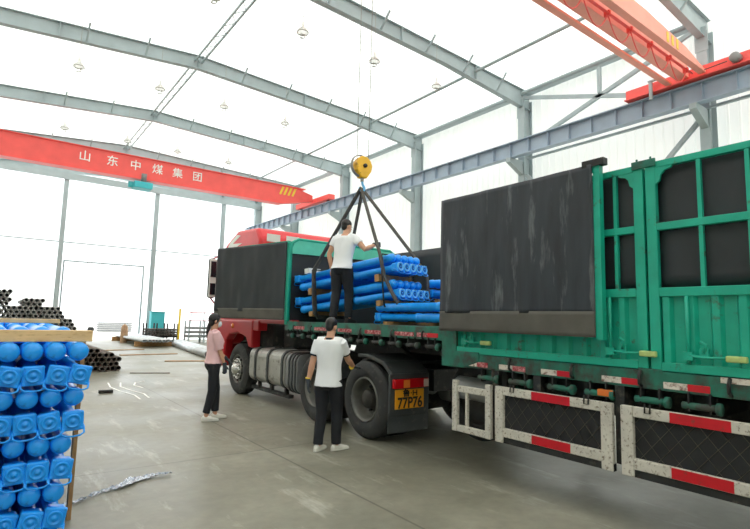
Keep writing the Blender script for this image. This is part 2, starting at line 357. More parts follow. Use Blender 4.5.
person('man in a white polo shirt, one gloved hand on the rear tractor tyre',(3.43,5.50,0),50,1.635,
  dict(top='tee',collar=True,sleeve=.62,hem=.83,waist=1.0,legw=1.05,headturn=12,headpitch=-.3,heady=.03,
  lhand=(3.24,5.70,.76),lhand_pole=(-.2,-.9,-.1),rhand=(3.86,5.58,1.0),rhand_pole=(.15,-.6,-.9),
  lfoot=(-.10,-.05,10),rfoot=(.11,.06,38),lhd=((.05,.05,-1),(.8,-.5,0),(.5,.6,0),.35),rhd=((.85,.35,-.1),(.1,0,-1),(-.35,.8,0),.4),rglove=True,lglove=True,cuffcol=True,lean=.03))
person('man in a white T-shirt standing on the trailer bed holding a sling',(4.42,6.80,1.56),58,1.68,
  dict(top='tee',sleeve=.5,hem=.88,waist=1.0,legw=1.08,shoes='darkshoe',headturn=25,headpitch=-.15,heady=.03,lean=.08,side=.06,
  lhand=(4.34,6.98,2.42),lhand_pole=(-.8,-.3,-.1),rhand=(4.86,6.50,2.83),rhand_pole=(.5,-.4,-.8),
  lfoot=(-.12,-.03,-12),rfoot=(.12,.05,18),lhd=((.2,.6,-.6),(.5,-.5,0),(.3,.6,.3),.5),rhd=((.8,.0,.1),(.2,.8,0),(0,.1,1),.9),rglove=True))
# ------------------------------------------------------------------ the hall
XW=15.0; XL=-5.0; YB=35.3; YF=-12.7; FR=[-12.7,-6.7,-.7,5.3,11.3,17.3,23.4,29.3]
def rz(x): return 10.3+(15-x)*.036 if x>=5 else 10.66-(5-x)*.085   # roof underside
def floor_mat():
    m=bpy.data.materials.new('worn_concrete'); m.use_nodes=True; nt=m.node_tree; N=nt.nodes; L=nt.links; b=N['Principled BSDF']
    tc=N.new('ShaderNodeTexCoord')
    def nz(sc,det=6,ro=.6,st=(1,1,1)):
        mp=N.new('ShaderNodeMapping'); mp.inputs['Scale'].default_value=st; L.new(tc.outputs['Object'],mp.inputs[0])
        n=N.new('ShaderNodeTexNoise'); n.inputs['Scale'].default_value=sc; n.inputs['Detail'].default_value=det; n.inputs['Roughness'].default_value=ro; L.new(mp.outputs[0],n.inputs['Vector']); return n
    a=nz(.55); c=nz(7); d=nz(1.6,8,.7,(2.2,.5,1))
    cr=N.new('ShaderNodeValToRGB'); cr.color_ramp.elements[0].position=.3; cr.color_ramp.elements[0].color=rgb(112,111,97); cr.color_ramp.elements[1].position=.72; cr.color_ramp.elements[1].color=rgb(150,147,131); L.new(a.outputs[0],cr.inputs[0])
    r=N.new('ShaderNodeMapRange'); r.inputs[1].default_value=.3;r.inputs[2].default_value=.7;r.inputs[3].default_value=.88;r.inputs[4].default_value=1.1; L.new(c.outputs[0],r.inputs[0])
    sc=N.new('ShaderNodeVectorMath'); sc.operation='SCALE'; L.new(cr.outputs[0],sc.inputs[0]); L.new(r.outputs[0],sc.inputs['Scale'])
    # pale scuffs
    r2=N.new('ShaderNodeMapRange'); r2.inputs[1].default_value=.56;r2.inputs[2].default_value=.72;r2.inputs[4].default_value=.65; L.new(d.outputs[0],r2.inputs[0])
    mx=N.new('ShaderNodeMix'); mx.data_type='RGBA'; L.new(r2.outputs[0],mx.inputs[0]); L.new(sc.outputs[0],mx.inputs[6]); mx.inputs[7].default_value=rgb(192,190,178)
    # dark stains
    e=nz(.9,7,.6,(.8,1.6,1)); r3=N.new('ShaderNodeMapRange'); r3.inputs[1].default_value=.58;r3.inputs[2].default_value=.74;r3.inputs[4].default_value=.45; L.new(e.outputs[0],r3.inputs[0])
    mx2=N.new('ShaderNodeMix'); mx2.data_type='RGBA'; L.new(r3.outputs[0],mx2.inputs[0]); L.new(mx.outputs[2],mx2.inputs[6]); mx2.inputs[7].default_value=rgb(88,85,72)
    # slab joints every 5 x 6 m
    sp=N.new('ShaderNodeSeparateXYZ'); L.new(tc.outputs['Object'],sp.inputs[0])
    def joint(outp,off,per,w):
        ad=N.new('ShaderNodeMath'); ad.operation='SUBTRACT'; L.new(outp,ad.inputs[0]); ad.inputs[1].default_value=off-per*20-per/2
        md=N.new('ShaderNodeMath'); md.operation='MODULO'; L.new(ad.outputs[0],md.inputs[0]); md.inputs[1].default_value=per
        sb=N.new('ShaderNodeMath'); sb.operation='SUBTRACT'; L.new(md.outputs[0],sb.inputs[0]); sb.inputs[1].default_value=per/2
        ab=N.new('ShaderNodeMath'); ab.operation='ABSOLUTE'; L.new(sb.outputs[0],ab.inputs[0])
        lt=N.new('ShaderNodeMath'); lt.operation='LESS_THAN'; L.new(ab.outputs[0],lt.inputs[0]); lt.inputs[1].default_value=w; return lt
    j1=joint(sp.outputs[0],2.85,5,.012); j2=joint(sp.outputs[1],5.95,6,.008)
    mxx=N.new('ShaderNodeMath'); mxx.operation='MAXIMUM'; L.new(j1.outputs[0],mxx.inputs[0]); L.new(j2.outputs[0],mxx.inputs[1])
    ml=N.new('ShaderNodeMath'); ml.operation='MULTIPLY'; L.new(mxx.outputs[0],ml.inputs[0]); ml.inputs[1].default_value=.6
    mx3=N.new('ShaderNodeMix'); mx3.data_type='RGBA'; L.new(ml.outputs[0],mx3.inputs[0]); L.new(mx2.outputs[2],mx3.inputs[6]); mx3.inputs[7].default_value=rgb(70,68,60)
    L.new(mx3.outputs[2],b.inputs['Base Color'])
    rr=N.new('ShaderNodeMapRange'); rr.inputs[1].default_value=.35;rr.inputs[2].default_value=.65;rr.inputs[3].default_value=.3;rr.inputs[4].default_value=.52; L.new(a.outputs[0],rr.inputs[0]); L.new(rr.outputs[0],b.inputs['Roughness'])
    bp=N.new('ShaderNodeBump'); bp.inputs['Strength'].default_value=.15; bp.inputs['Distance'].default_value=.01; L.new(c.outputs[0],bp.inputs['Height']); L.new(bp.outputs[0],b.inputs['Normal'])
    return m
M['floor']=floor_mat()
struct(MB().box(XL,XW+.6,YF,YB,-.2,0).build('floor',M['floor']))
M['yard']=mat('pale_yard_ground',rgb(206,204,196),.8,var=.06,scale=.4)
o=MB().box(-40,60,YB,100,-.25,-.02).build('ground_outside',M['yard']); struct(o)
def corr(y0,y1,z0,z1,x,pitch,dep,horiz=None):
    pass
def corrugated(name,m,p0,du,dv,L,Hf,pitch,dep,nrm):
    """sheet with trapezoid ribs: runs along du for L, height function/const along dv"""
    b=MB(); p0=V(p0);du=V(du);dv=V(dv);nrm=V(nrm); n=int(round(L/pitch)); pts=[]
    for i in range(n):
        for f,h in ((0,0),(.7,0),(.76,1),(.94,1)): pts.append(((i+f)*L/n,h*dep))
    pts.append((L,0))
    prev=None
    for t,h in pts:
        a=b.bm.verts.new(p0+du*t+nrm*h); c=b.bm.verts.new(p0+du*t+nrm*h+dv*(Hf(t) if callable(Hf) else Hf))
        if prev: b.bm.faces.new((prev[0],a,c,prev[1]))
        prev=(a,c)
    return struct(b.build(name,m))
corrugated('wall_right',M['wall_r'],(XW+.58,YF,0),(0,1,0),(0,0,1),YB-YF,10.3,.28,.025,(-1,0,0))
corrugated('wall_left',M['wall_d'],(XL-.02,YF,0),(0,1,0),(0,0,1),YB-YF,9.85,.28,.025,(1,0,0))
# gable wall at the back with an open doorway
DX0,DX1,DZ=3.2,7.57,4.65
b=MB()
def quad(b,*p): b.bm.faces.new([b.bm.verts.new(V(q)) for q in p])
yb=YB+.05
quad(b,(XL,yb,0),(DX0,yb,0),(DX0,yb,rz(DX0)),(XL,yb,rz(XL)))
quad(b,(DX0,yb,DZ),(DX1,yb,DZ),(DX1,yb,rz(DX1)),(5,yb,rz(5)),(DX0,yb,rz(DX0)))
quad(b,(DX1,yb,0),(XW+.6,yb,0),(XW+.6,yb,rz(15)),(DX1,yb,rz(DX1)))
struct(b.build('wall_back',M['wall_b']))
b=MB(); quad(b,(XL,YF,0),(XW+.6,YF,0),(XW+.6,YF,rz(15)),(5,YF,rz(5)),(XL,YF,rz(XL))); struct(b.build('wall_front',M['wall_d']))
dr=struct(MB().box(DX0-.08,DX0,yb-.1,yb+.06,0,DZ+.08).box(DX1,DX1+.08,yb-.1,yb+.06,0,DZ+.08).box(DX0,DX1,yb-.1,yb+.06,DZ,DZ+.08).build('door_1',M['steel']))
# roof lining, ribs across the hall
b=MB(); n=int((YB-YF)/.3)
for xa,xb in ((XL-.1,5),(5,XW+.6)):
    prev=None
    for i in range(n):
        for f,h in ((0,0),(.8,0),(.85,.03),(.95,.03)):
            y=YF+(i+f)*(YB+.1-YF)/n
            a=b.bm.verts.new((xa,y,rz(xa)-h)); c=b.bm.verts.new((xb,y,rz(xb)-h))
            if prev: b.bm.faces.new((prev[0],a,c,prev[1]))
            prev=(a,c)
struct(b.build('ceiling',M['roof']))
# frames: columns on the right side
ordn=['hidden','hidden','hidden','nearest','second','third','fourth','fifth']
for i,y in enumerate(FR+[YB-.12]):
    if y<4: continue
    nm=('farthest, in the back right corner,' if i==len(FR) else ordn[i])
    c=thing('steel_column','grey steel column along the right wall, %s from the camera'%nm,'column',(XW+.25,y,0),'steel columns along the right wall')
    w=.13
    MB().box(XW,XW+.02,y-w,y+w,0,9.9).box(XW+.48,XW+.5,y-w,y+w,0,9.9).box(XW+.02,XW+.48,y-.008,y+.008,0,9.9).build('column_shaft',M['steel'],c)
    MB().prism([(XW-.0,7.5),(XW-.75,7.5),(XW-.75,7.35),(XW,7.0)],1,y-.09,y+.09).build('corbel',M['steel'],c)
    MB().box(XW-.01,XW+.02,y-.16,y+.16,9.2,9.75).build('end_plate',M['steel'],c)
for i,y in enumerate(FR+[YB-.12]):
    if y<4: continue
    nm=('against the gable wall' if i==len(FR) else 'on the %s column from the camera'%ordn[i])
    r=thing('roof_rafter','grey tapered steel roof rafter spanning the hall %s'%nm,'rafter',(5,y,10),'roof rafters')
    def bot(x): return rz(x)-(.5+.2*max(0,(x-11)/4)) if x>=5 else rz(x)-(.5-.0*(5-x))
    xs=[XL,0,5,11,13,XW+.5]
    b=MB(); top=[(x,rz(x)-.04) for x in xs]; bo=[(x,bot(x)) for x in xs]
    b.prism(top+bo[::-1],1,y-.006,y+.006).build('web',M['steel'],r)
    b=MB()
    for q in (top,bo):
        for (x0,z0),(x1,z1) in zip(q,q[1:]): b.bar((x0,y,z0),(x1,y,z1),.2,.016)
    b.build('flange',M['steel'],r)
    if i<len(FR):
        for k,x in enumerate([1.6,3.3,6.6,8.4,10.2,11.9,13.6]):
            MB().bar((x,y-.02,bot(x)+.02),(x+.02,y-.45,rz(x)-.03),.05,.05).build('flange_brace',M['steel'],r)
        for x in (.9,5,9.2,12.5): MB().box(x-.01,x+.01,y-.1,y+.1,bot(x),rz(x)-.04).build('stiffener_plate',M['steel'],r)
    # ties to next frame
ys=[5.3,11.3,17.3,23.4,29.3,YB-.12]
for x,nm,cat,lab in ((12.5,'roof_tie_pipe','tie','grey round tie pipe running under the roof between rafters near the right eave'),):
    tag(MB().tube([(x,5.3,10.15),(x,YB-.12,10.15)],.055).build(nm,M['steel']),lab,cat)
rt=thing('ridge_tie','grey laced strut running along the roof ridge towards the gable','tie',(5,20,10.4))
MB().bar((4.88,5.3,10.42),(4.88,YB-.12,10.42),.05,.06).bar((5.12,5.3,10.42),(5.12,YB-.12,10.42),.05,.06).build('chord',M['steel'],rt)
b=MB(); y=5.4; k=0
while y<YB-.5: b.bar((4.88 if k%2 else 5.12,y,10.42),(5.12 if k%2 else 4.88,y+.4,10.42),.018,.018); y+=.4; k+=1
b.build('lacing',M['steel'],rt)
tag(MB().tube([(XW+.05,5.3,10.12),(XW+.05,YB-.1,10.12)],.08).build('eave_strut',M['steel']),'grey eave strut along the top of the right wall','strut')
tag(MB().box(XW+.28,XW+.5,5.4,YB-.1,10.16,10.24).build('eave_gutter_beam',M['steel']),'flat grey eave beam above the right wall sheeting','beam')
# wall bracing in the near bay
br=thing('wall_bracing','crossed grey diagonal braces on the right wall between nearest and second columns','brace',(XW+.1,8.3,8))
for p,q in (((XW+.1,5.4,9.95),(XW+.1,11.2,8.05)),((XW+.1,11.2,9.95),(XW+.1,5.4,8.05)),((XW+.1,5.45,7.3),(XW+.1,9.6,3.0)),((XW+.1,11.15,7.0),(XW+.1,7.2,3.0))):
    MB().bar(p,q,.1,.12).build('diagonal_brace',M['steel'],br)
MB().bar((XW+.1,8.3,9.98),(XW+.1,8.3,9.1),.1,.12).build('hanger',M['steel'],br)
# gable posts, gable girts
for x,l in ((2.91,'leftmost, beside the open doorway'),(8.1,'middle one, right of the doorway'),(12.6,'right-hand one, behind the red cab')):
    tag(MB().box(x-.12,x+.12,YB-.32,YB-.3,0,9.7).box(x-.12,x+.12,YB-.1,YB-.08,0,9.7).box(x-.01,x+.01,YB-.3,YB-.1,0,9.7).build('gable_post',M['steel'],loc=(x,YB-.2,0)),'grey steel gable post, %s'%l,'post','gable posts')
tag(MB().box(-1,XW,YB-.06,YB+.02,5.77,5.84).build('gable_girt',M['steel']),'thin grey horizontal rail across the bright gable wall','rail')
tag(MB().box(-1,XW,YB-.42,YB-.34,9.55,9.95).build('gable_beam',M['steel']),'grey wind beam across the gable top behind the far red crane','beam')
# runway beam
rb=thing('crane_runway_beam','long blue-grey crane runway beam on brackets along the right wall','beam',(14.4,15,7.8))
MB().box(14.25,14.55,-6,YB-.3,8.02,8.05).box(14.27,14.53,-6,YB-.3,7.5,7.52).box(14.395,14.405,-6,YB-.3,7.52,8.02).build('girder',M['beam'],rb)
MB().box(14.37,14.43,-6,YB-.3,8.05,8.09).build('crane_rail',M['steel'],rb)
MB().box(14.9,15.0,-6,11.0,7.5,7.56).build('conductor_rail',M['steel'],rb)
ys_=[2+.77*k for k in range(44)]
for y in ys_: MB().box(14.28,14.52,y-.006,y+.006,7.52,8.02).build('stiffener',M['beam'],rb)
# far crane
c1=thing('overhead_crane','far red overhead crane girder with white characters spanning above the hall','crane',(5,25,8.3))
def taper(x0,xt,xe,zb,zt,ze): return [(x0,zb),(xt,zb),(xe,ze),(xe,zt),(x0,zt)]
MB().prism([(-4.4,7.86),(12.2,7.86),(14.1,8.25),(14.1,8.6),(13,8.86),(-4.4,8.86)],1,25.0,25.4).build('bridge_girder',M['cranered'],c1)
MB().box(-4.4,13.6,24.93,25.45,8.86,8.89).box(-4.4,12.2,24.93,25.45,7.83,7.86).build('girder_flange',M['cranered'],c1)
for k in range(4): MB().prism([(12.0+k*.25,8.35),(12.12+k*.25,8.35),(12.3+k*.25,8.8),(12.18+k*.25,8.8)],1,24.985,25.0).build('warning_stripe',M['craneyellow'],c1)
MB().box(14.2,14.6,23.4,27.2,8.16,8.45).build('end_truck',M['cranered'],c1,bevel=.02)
for y in (23.8,26.8): MB().lathe((14.34,y,8.22),(1,0,0),[(0,.0),(0,.12),(.12,.12),(.12,0)],20).build('wheel',M['rimdark'],c1)
for ch,x in zip('山东中煤集团',(2.66,3.75,4.72,5.68,6.6,7.55)):
    text_mesh('character',ch,.5,M['text'],c1,Matrix.Translation((x,24.985,8.42))@RX90,.006,.003)
ho=MB().box(4.7,5.5,24.85,25.5,7.42,7.72).build('hoist',M['cyan'],c1,bevel=.03)
MB().lathe((4.5,25.15,7.56),(1,0,0),[(0,0),(0,.14),(.3,.14),(.3,0)],20).build('hoist_motor',M['cyan'],ho)
MB().tube([(5.1,24.95,7.75),(5.1,24.9,8.1)],.12).build('trolley',M['pipeg'],ho)
# near crane (double girder, seen from below)
c2=thing('overhead_crane','near red overhead crane seen from below at the upper right','crane',(8,5.5,8.4))
MB().prism([(-4.4,8.17),(14.15,8.17),(14.15,8.4),(13.4,9.0),(-4.4,9.0)],1,5.32,5.60).build('far_girder',M['cranepink'],c2)
MB().box(-4.4,14.15,5.73,5.88,8.12,8.18).build('walkway_rail',M['cranepink'],c2)
MB().prism([(-4.4,8.16),(14.1,8.14),(14.1,8.2),(12.9,8.42),(10.9,8.56),(-4.4,8.56)],1,4.90,5.06).build('near_girder',M['cranepink'],c2)
for k in range(3): MB().prism([(11.9+k*.25,8.18),(12.0+k*.25,8.18),(12.0+k*.25,8.42),(11.9+k*.25,8.42)],1,4.89,4.90).build('warning_stripe',M['craneyellow'],c2)
MB().tube([(-4.4,5.22,8.2),(13.9,5.22,8.2)],.02).tube([(-4.4,5.14,8.14),(13.9,5.14,8.14)],.018).build('festoon_track',M['cranered'],c2)
et=MB().box(14.2,14.62,3.95,7.02,8.10,8.41).build('end_truck',M['cranered'],c2,bevel=.015)
MB().box(14.1,14.7,3.95,7.02,8.09,8.12).build('truck_flange',M['cranered'],et)
MB().lathe((13.98,4.24,8.26),(1,0,0),[(0,0),(0,.09),(.02,.12),(.2,.12),(.2,.1),(.3,.1)],24).build('drive_motor',M['pipeg'],et)
MB().tube([(14.0,4.4,8.2),(14.0,4.9,8.18),(14.15,5.1,8.3)],.012).build('motor_cable',M['black'],et)
MB().box(14.0,14.06,6.2,6.28,7.85,8.4).box(13.99,14.07,5.95,6.3,8.36,8.4).build('buffer_bracket',M['steel'],et)
for k in range(9):
    x0=13.6-k*.95; x1=x0-.95; pts=[]
    for t in range(9):
        u=t/8.; pts.append((x0+(x1-x0)*u,5.17,8.14-.45*4*u*(1-u)))
    MB().tube(pts,.014,6).build('festoon_cable',M['cranered'],c2)
    MB().box(x0-.03,x0+.03,5.12,5.24,8.08,8.2).build('cable_trolley',M['cranered'],c2)
MB().box(4.3,5.5,5.1,7.3,9.2,9.5).build('hoist_trolley',M['cranered'],c2)
# pendant lamps
def lamp():
    r=thing('pendant_lamp','x','lamp',(0,0,0),'pendant lamps')
    MB().tube([(0,0,.25),(0,0,2.45)],.006,6).build('cord',M['lampg'],r)
    MB().lathe((0,0,0),(0,0,1),[(0,.13),(.03,.125),(.1,.07),(.13,.035),(.25,.03)],20).build('shade',M['lampw'],r)
    MB().lathe((0,0,-.012),(0,0,1),[(0,.125),(0,.135),(.02,.135),(.02,.125)],20).build('rim',M['lampg'],r)
    pts=[(.055*math.cos(a),.0+.055*math.sin(a),-.02-.012*a) for a in [k*.5 for k in range(22)]]
    MB().tube(pts,.01,6).build('bulb',M['lampg'],r)
    return r
lp=None; rows={9.6:('near','first'),14.7:('middle','second'),20.1:('far','third')}
pos=['leftmost','second from the left','third from the left','fourth from the left','rightmost']
for y,xs in ((9.6,(3,5,7,9.1)),(14.7,(1.25,3.25,5.1,7.15)),(20.1,(1.45,3.45,5.25,7.3))):
    for k,x in enumerate(xs):
        if lp is None: lp=lamp(); l=lp
        else: l=copy_tree(lp)
        l.location=(x,y,7.95); l['label']='small pendant lamp hanging from the roof, %s in the %s row'%(pos[k],rows[y][0])
# ------------------------------------------------------------------ wheels
def wheel(parent,x,y,out=-1,style='rear',r=.525,w=.28):
    """x = outer face plane; out=-1 faces the camera side"""
    ax=(-out,0,0)
    prof=[(.03,.30),(.0,.32),(-.012,.40),(-.005,.47),(.025,.512),(.04,r)]
    n=6
    for k in range(n):
        a=.04+(w-.08)*k/n; bq=.04+(w-.08)*(k+1)/n
        prof+= [(a+.006,r),(bq-.012,r),(bq-.008,r-.012),(bq-.003,r-.012)]
    prof+=[(w-.04,r),(w-.02,.512),(w+.005,.47),(w+.012,.40),(w,.32),(w-.03,.30)]
    t=MB().lathe((x,y,r),ax,prof,56).build('wheel',M['tyre'],parent)
    if style=='front':
        MB().lathe((x,y,r),ax,[(.02,.305),(.0,.3),(.01,.285),(.05,.27),(.06,.25),(.02,.2),(-.0,.16),(-.0,.12)],40).build('rim',M['rim'],t)
        MB().lathe((x,y,r),ax,[(-.002,.215),(-.008,.21),(-.008,.2),(-.002,.19)],32).build('wheel_cover',M['chrome'],t)
        MB().lathe((x,y,r),ax,[(0,.12),(-.07,.105),(-.1,.08),(-.11,0)],28).build('hub',M['chrome'],t)
        for k in range(10):
            a=k*PI/5; MB().lathe((x,y+.165*math.cos(a),r+.165*math.sin(a)),ax,[(-.05,.0),(-.05,.016),(.0,.018)],6).build('lug_nut',M['chrome'],t)
        b=MB()
        for k in range(10):
            a=(k+.5)*PI/5; b.lathe((x,y+.235*math.cos(a),r+.235*math.sin(a)),ax,[(-.001,.0),(-.001,.022),(.03,.022)],12)
        b.build('hand_hole',M['ink'],t)
    else:
        MB().lathe((x,y,r),ax,[(.03,.305),(-.004,.30),(-.002,.285),(.03,.27),(.10,.255),(.17,.235),(.18,.20),(.18,.0)],40).build('rim',M['rim'],t)
        MB().lathe((x,y,r),ax,[(.18,.14),(.06,.125),(.04,.11),(.03,.0)],28).build('hub',M['rimdark'],t)
        for k in range(10):
            a=k*PI/5; MB().lathe((x,y+.168*math.cos(a),r+.168*math.sin(a)),ax,[(.13,.0),(.13,.017),(.18,.02)],6).build('lug_nut',M['rimdark'],t)
    return t
# ------------------------------------------------------------------ tractor
T=thing('truck_tractor','red three-axle truck tractor under the front of the green trailer','truck',(5.4,8.5,0))
XO,XR=4.2,6.66
for y in (10.45,):
    wheel(T,XO+.04,y,-1,'front'); wheel(T,XR+.0,y,1,'front')
for y in (7.15,5.8):
    wheel(T,XO,y,-1); wheel(T,XR+.04,y,1)
    MB().lathe((XO+.33,y,.525),(1,0,0),[(0,.3),(-.01,.42),(.03,.52),(.25,.52),(.29,.42),(.28,.3)],40).build('inner_tyre',M['tyre'],T)
    MB().lathe((XR-.58,y,.525),(1,0,0),[(0,.3),(-.01,.42),(.03,.52),(.25,.52),(.29,.42),(.28,.3)],40).build('inner_tyre',M['tyre'],T)
    MB().lathe((XO+.15,y,.525),(1,0,0),[(0,.1),(.9,.1),(1.0,.22),(1.35,.22),(1.45,.1),(2.3,.1)],24).build('axle',M['chassis'],T)
MB().lathe((XO+.15,10.45,.5),(1,0,0),[(0,.07),(2.3,.07)],16).build('axle',M['chassis'],T)
for x in (4.95,5.8): MB().box(x,x+.09,5.35,11.9,.68,.95).build('chassis_rail',M['chassis'],T)
for y in (5.4,6.5,7.8,9.3): MB().box(5.0,5.85,y,y+.1,.7,.93).build('cross_member',M['chassis'],T)
MB().prism([(5.9,.96),(6.9,.96),(7.1,1.08),(7.0,1.26),(5.9,1.26),(5.5,1.05)],0,4.9,5.95).build('fifth_wheel',M['chassis'],T,bevel=.02)
# cab (shape in the YZ plane, extruded across)
XC0,XC1=4.3,6.62
prof=[(9.75,1.5),(9.75,3.25),(9.95,3.5),(11.0,3.56),(11.72,3.3),(11.9,2.75),(12.02,1.9),(12.02,1.0),(11.3,1.0),(11.2,1.5)]
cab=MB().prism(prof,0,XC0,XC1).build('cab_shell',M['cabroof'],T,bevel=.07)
MB().prism([(11.98,1.95),(12.06,1.95),(11.94,2.72),(11.86,2.72)],0,XC0+.15,XC1-.15).build('windscreen',M['glass'],cab)
MB().prism([(10.5,1.95),(11.75,1.95),(11.7,2.4),(11.5,2.65),(10.5,2.65)],0,XC0-.01,XC0+.01).build('side_window',M['glass'],cab)
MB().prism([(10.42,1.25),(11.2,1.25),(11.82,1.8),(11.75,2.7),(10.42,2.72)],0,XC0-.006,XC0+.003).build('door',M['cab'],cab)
# white swoosh decal and markings on the roof side
MB().prism([(10.7,3.24),(11.3,3.14),(11.6,3.16),(11.4,3.32),(11.0,3.46),(10.8,3.42),(11.25,3.28)],0,XC0-.008,XC0-.001).build('white_decal',M['white'],cab)
MB().box(XC0+.6,XC0+.9,9.735,9.755,3.22,3.36).box(XC0+.15,XC0+.45,9.735,9.755,3.2,3.36).build('rear_marking',M['white'],cab)
MB().box(XC0+1.3,XC0+1.75,9.72,9.755,3.12,3.2).build('rear_vent',M['chassis'],cab)
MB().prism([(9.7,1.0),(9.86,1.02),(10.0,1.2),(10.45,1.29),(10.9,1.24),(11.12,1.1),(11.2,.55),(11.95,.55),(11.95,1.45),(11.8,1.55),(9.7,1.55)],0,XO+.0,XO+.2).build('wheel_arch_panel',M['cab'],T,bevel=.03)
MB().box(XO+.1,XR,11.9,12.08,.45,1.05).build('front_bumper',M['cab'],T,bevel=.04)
MB().lathe((XO-.02,10.72,1.42),(1,0,0),[(0,0),(0,.05),(.03,.055)],16).build('side_marker_lamp',M['amber'],T)
MB().box(XO+.02,XO+.22,9.45,9.7,1.35,1.55).box(XO+.05,XO+.2,8.1,9.7,1.5,1.58).build('cab_rear_step',M['cab'],T,bevel=.02)
mi=MB().box(3.87,4.05,11.5,11.6,2.02,2.94).build('mirror',M['chassis'],T,bevel=.05)
MB().box(3.88,4.04,11.47,11.51,2.04,2.92).build('mirror_back',M['white'],mi,bevel=.015)
for z0,z1 in ((2.5,2.86),(2.1,2.36)): MB().box(3.9,4.02,11.455,11.475,z0,z1).build('mirror_glass',M['glass'],mi)
MB().tube([(4.3,11.75,2.9),(4.1,11.62,3.0),(3.95,11.57,2.92)],.018).tube([(4.3,11.75,1.85),(4.1,11.65,1.9),(3.95,11.57,2.04)],.018).build('mirror_arm',M['cab'],mi)
# fuel tank and side boxes
def rbox(y0,y1,z0,z1,r=.09): 
    p=[]
    for cy,cz,a0 in ((y1-r,z1-r,0),(y0+r,z1-r,90),(y0+r,z0+r,180),(y1-r,z0+r,270)):
        for k in range(5): a=math.radians(a0+k*22.5); p.append((cy+r*math.cos(a),cz+r*math.sin(a)))
    return p
def yprism(x0,x1,z0,z1,y0,y1,r): return MB().prism(rbox(x0,x1,z0,z1,r),1,y0,y1)
tk=yprism(XO+.02,XO+.68,.36,1.02,8.25,9.78,.16).build('fuel_tank',M['tank'],T)
for y in (8.3,8.9,9.45):
    yprism(XO+.0,XO+.7,.34,1.04,y,y+.07,.17).build('tank_strap',M['plastic'],tk)
    MB().box(XO+.1,XO+.16,y,y+.07,.22,.36).build('tank_foot',M['chassis'],tk)
MB().lathe((XO+.35,9.2,1.0),(0,0,1),[(0,.07),(.06,.07),(.06,0)],20).build('filler_cap',M['chassis'],tk)
MB().box(XO+.1,XO+.2,8.2,9.8,.2,.26).build('side_rail',M['chassis'],tk)
bx=yprism(XO+.02,XO+.62,.34,1.0,7.78,8.2,.14).build('tool_box',M['pipeg'],T)
for y in (7.82,7.93,8.04): yprism(XO+.0,XO+.63,.32,1.02,y,y+.035,.15).build('box_rib',M['plastic'],bx)
# mudguards
def guard(yc,a0,a1,rr=.6,x0=XO+.0,x1=XO+.66,name='mudguard'):
    b=MB(); prev=None
    for k in range(15):
        a=math.radians(a0+(a1-a0)*k/14)
        ring=[b.bm.verts.new((x,yc+q*math.cos(a),.525+q*math.sin(a))) for x,q in ((x0,rr-.03),(x0,rr+.0),(x1,rr),(x1,rr-.03))]
        if prev:
            for j in range(4): b.bm.faces.new((prev[j],prev[(j+1)%4],ring[(j+1)%4],ring[j]))
        else: b.bm.faces.new(ring)
        prev=ring
    b.bm.faces.new(prev[::-1]); return b.build(name,M['plastic'],T)
guard(7.15,20,160,.585,XO+.1); g=guard(5.8,60,150,.57,XO+.12)
MB().prism([(6.0,1.14),(5.75,1.15),(5.4,1.07),(5.22,.94),(5.2,.3),(5.25,.3),(5.27,.9),(5.42,1.02),(5.75,1.1),(6.0,1.09)],0,XO+.02,XO+.66).build('rear_fender',M['plastic'],T,bevel=.01)
for y in (10.45,): 
    b=MB(); prev=None
    for k in range(13):
        a=math.radians(5+170*k/12); q=.6
        ring=[b.bm.verts.new((x,y+qq*math.cos(a),.53+qq*math.sin(a))) for x,qq in ((XO+.2,q-.03),(XO+.2,q),(XO+.6,q),(XO+.6,q-.03))]
        if prev:
            for j in range(4): b.bm.faces.new((prev[j],prev[(j+1)%4],ring[(j+1)%4],ring[j]))
        prev=ring
    b.build('front_wheel_liner',M['chassis'],T)
bp=MB().box(XO-.04,XO+.64,5.18,5.22,.38,.93).build('rear_light_board',M['plastic'],T,bevel=.015)
MB().box(XO-.01,XO+.58,5.12,5.18,.745,.865).build('tail_lamp',M['lens'],bp,bevel=.012)
MB().box(XO+.49,XO+.57,5.112,5.13,.755,.855).build('reversing_lamp',M['lensw'],bp)
MB().box(XO+.14,XO+.24,5.112,5.13,.755,.855).build('indicator_lamp',M['amber'],bp)
pl=MB().box(XO+.04,XO+.53,5.16,5.18,.48,.725).build('number_plate',M['plate'],bp,bevel=.004)
text_mesh('plate_number','77P76',.19,M['ink'],pl,Matrix.Translation((XO+.285,5.156,.55))@RX90,.001,.005,.9)
text_mesh('plate_region','鲁·H',.1,M['ink'],pl,Matrix.Translation((XO+.285,5.156,.673))@RX90,.001,.002,1.3)
MB().box(XO-.05,XO+.64,5.19,5.205,.18,.44).build('mud_flap',M['plastic'],T)
# far side: copies of the boards
MB().box(XR-.7,XR+.02,5.1,5.14,.38,.92).build('rear_light_board',M['plastic'],T,bevel=.015)
MB().box(XR-.66,XR+.02,5.11,5.125,.17,.42).build('mud_flap',M['mesh'],T)
MB().box(4.95,5.9,5.2,5.3,.66,.95).build('rear_cross_beam',M['chassis'],T)
for x,z,r in ((5.1,.72,.13),(5.55,.6,.15)):
    MB().lathe((x,5.35,z),(0,1,0),[(0,0),(0,r*.8),(.03,r),(.5,r),(.53,r*.8),(.53,0)],24).build('air_tank',M['pipeg'],T)
for k in range(3):
    pts=[(5.0+.15*k,8.6,1.3),(5.0+.16*k,8.5-.1*k,1.1),(5.1+.15*k,8.2,1.25),(5.2+.1*k,7.9,1.4)]
    MB().tube(pts,.02,8).build('air_hose',M['chassis'],T)
MB().box(4.75,6.1,8.9,9.4,1.0,1.45).box(4.6,6.3,9.5,11.1,.8,1.5).build('engine_cover',M['chassis'],T,bevel=.05)
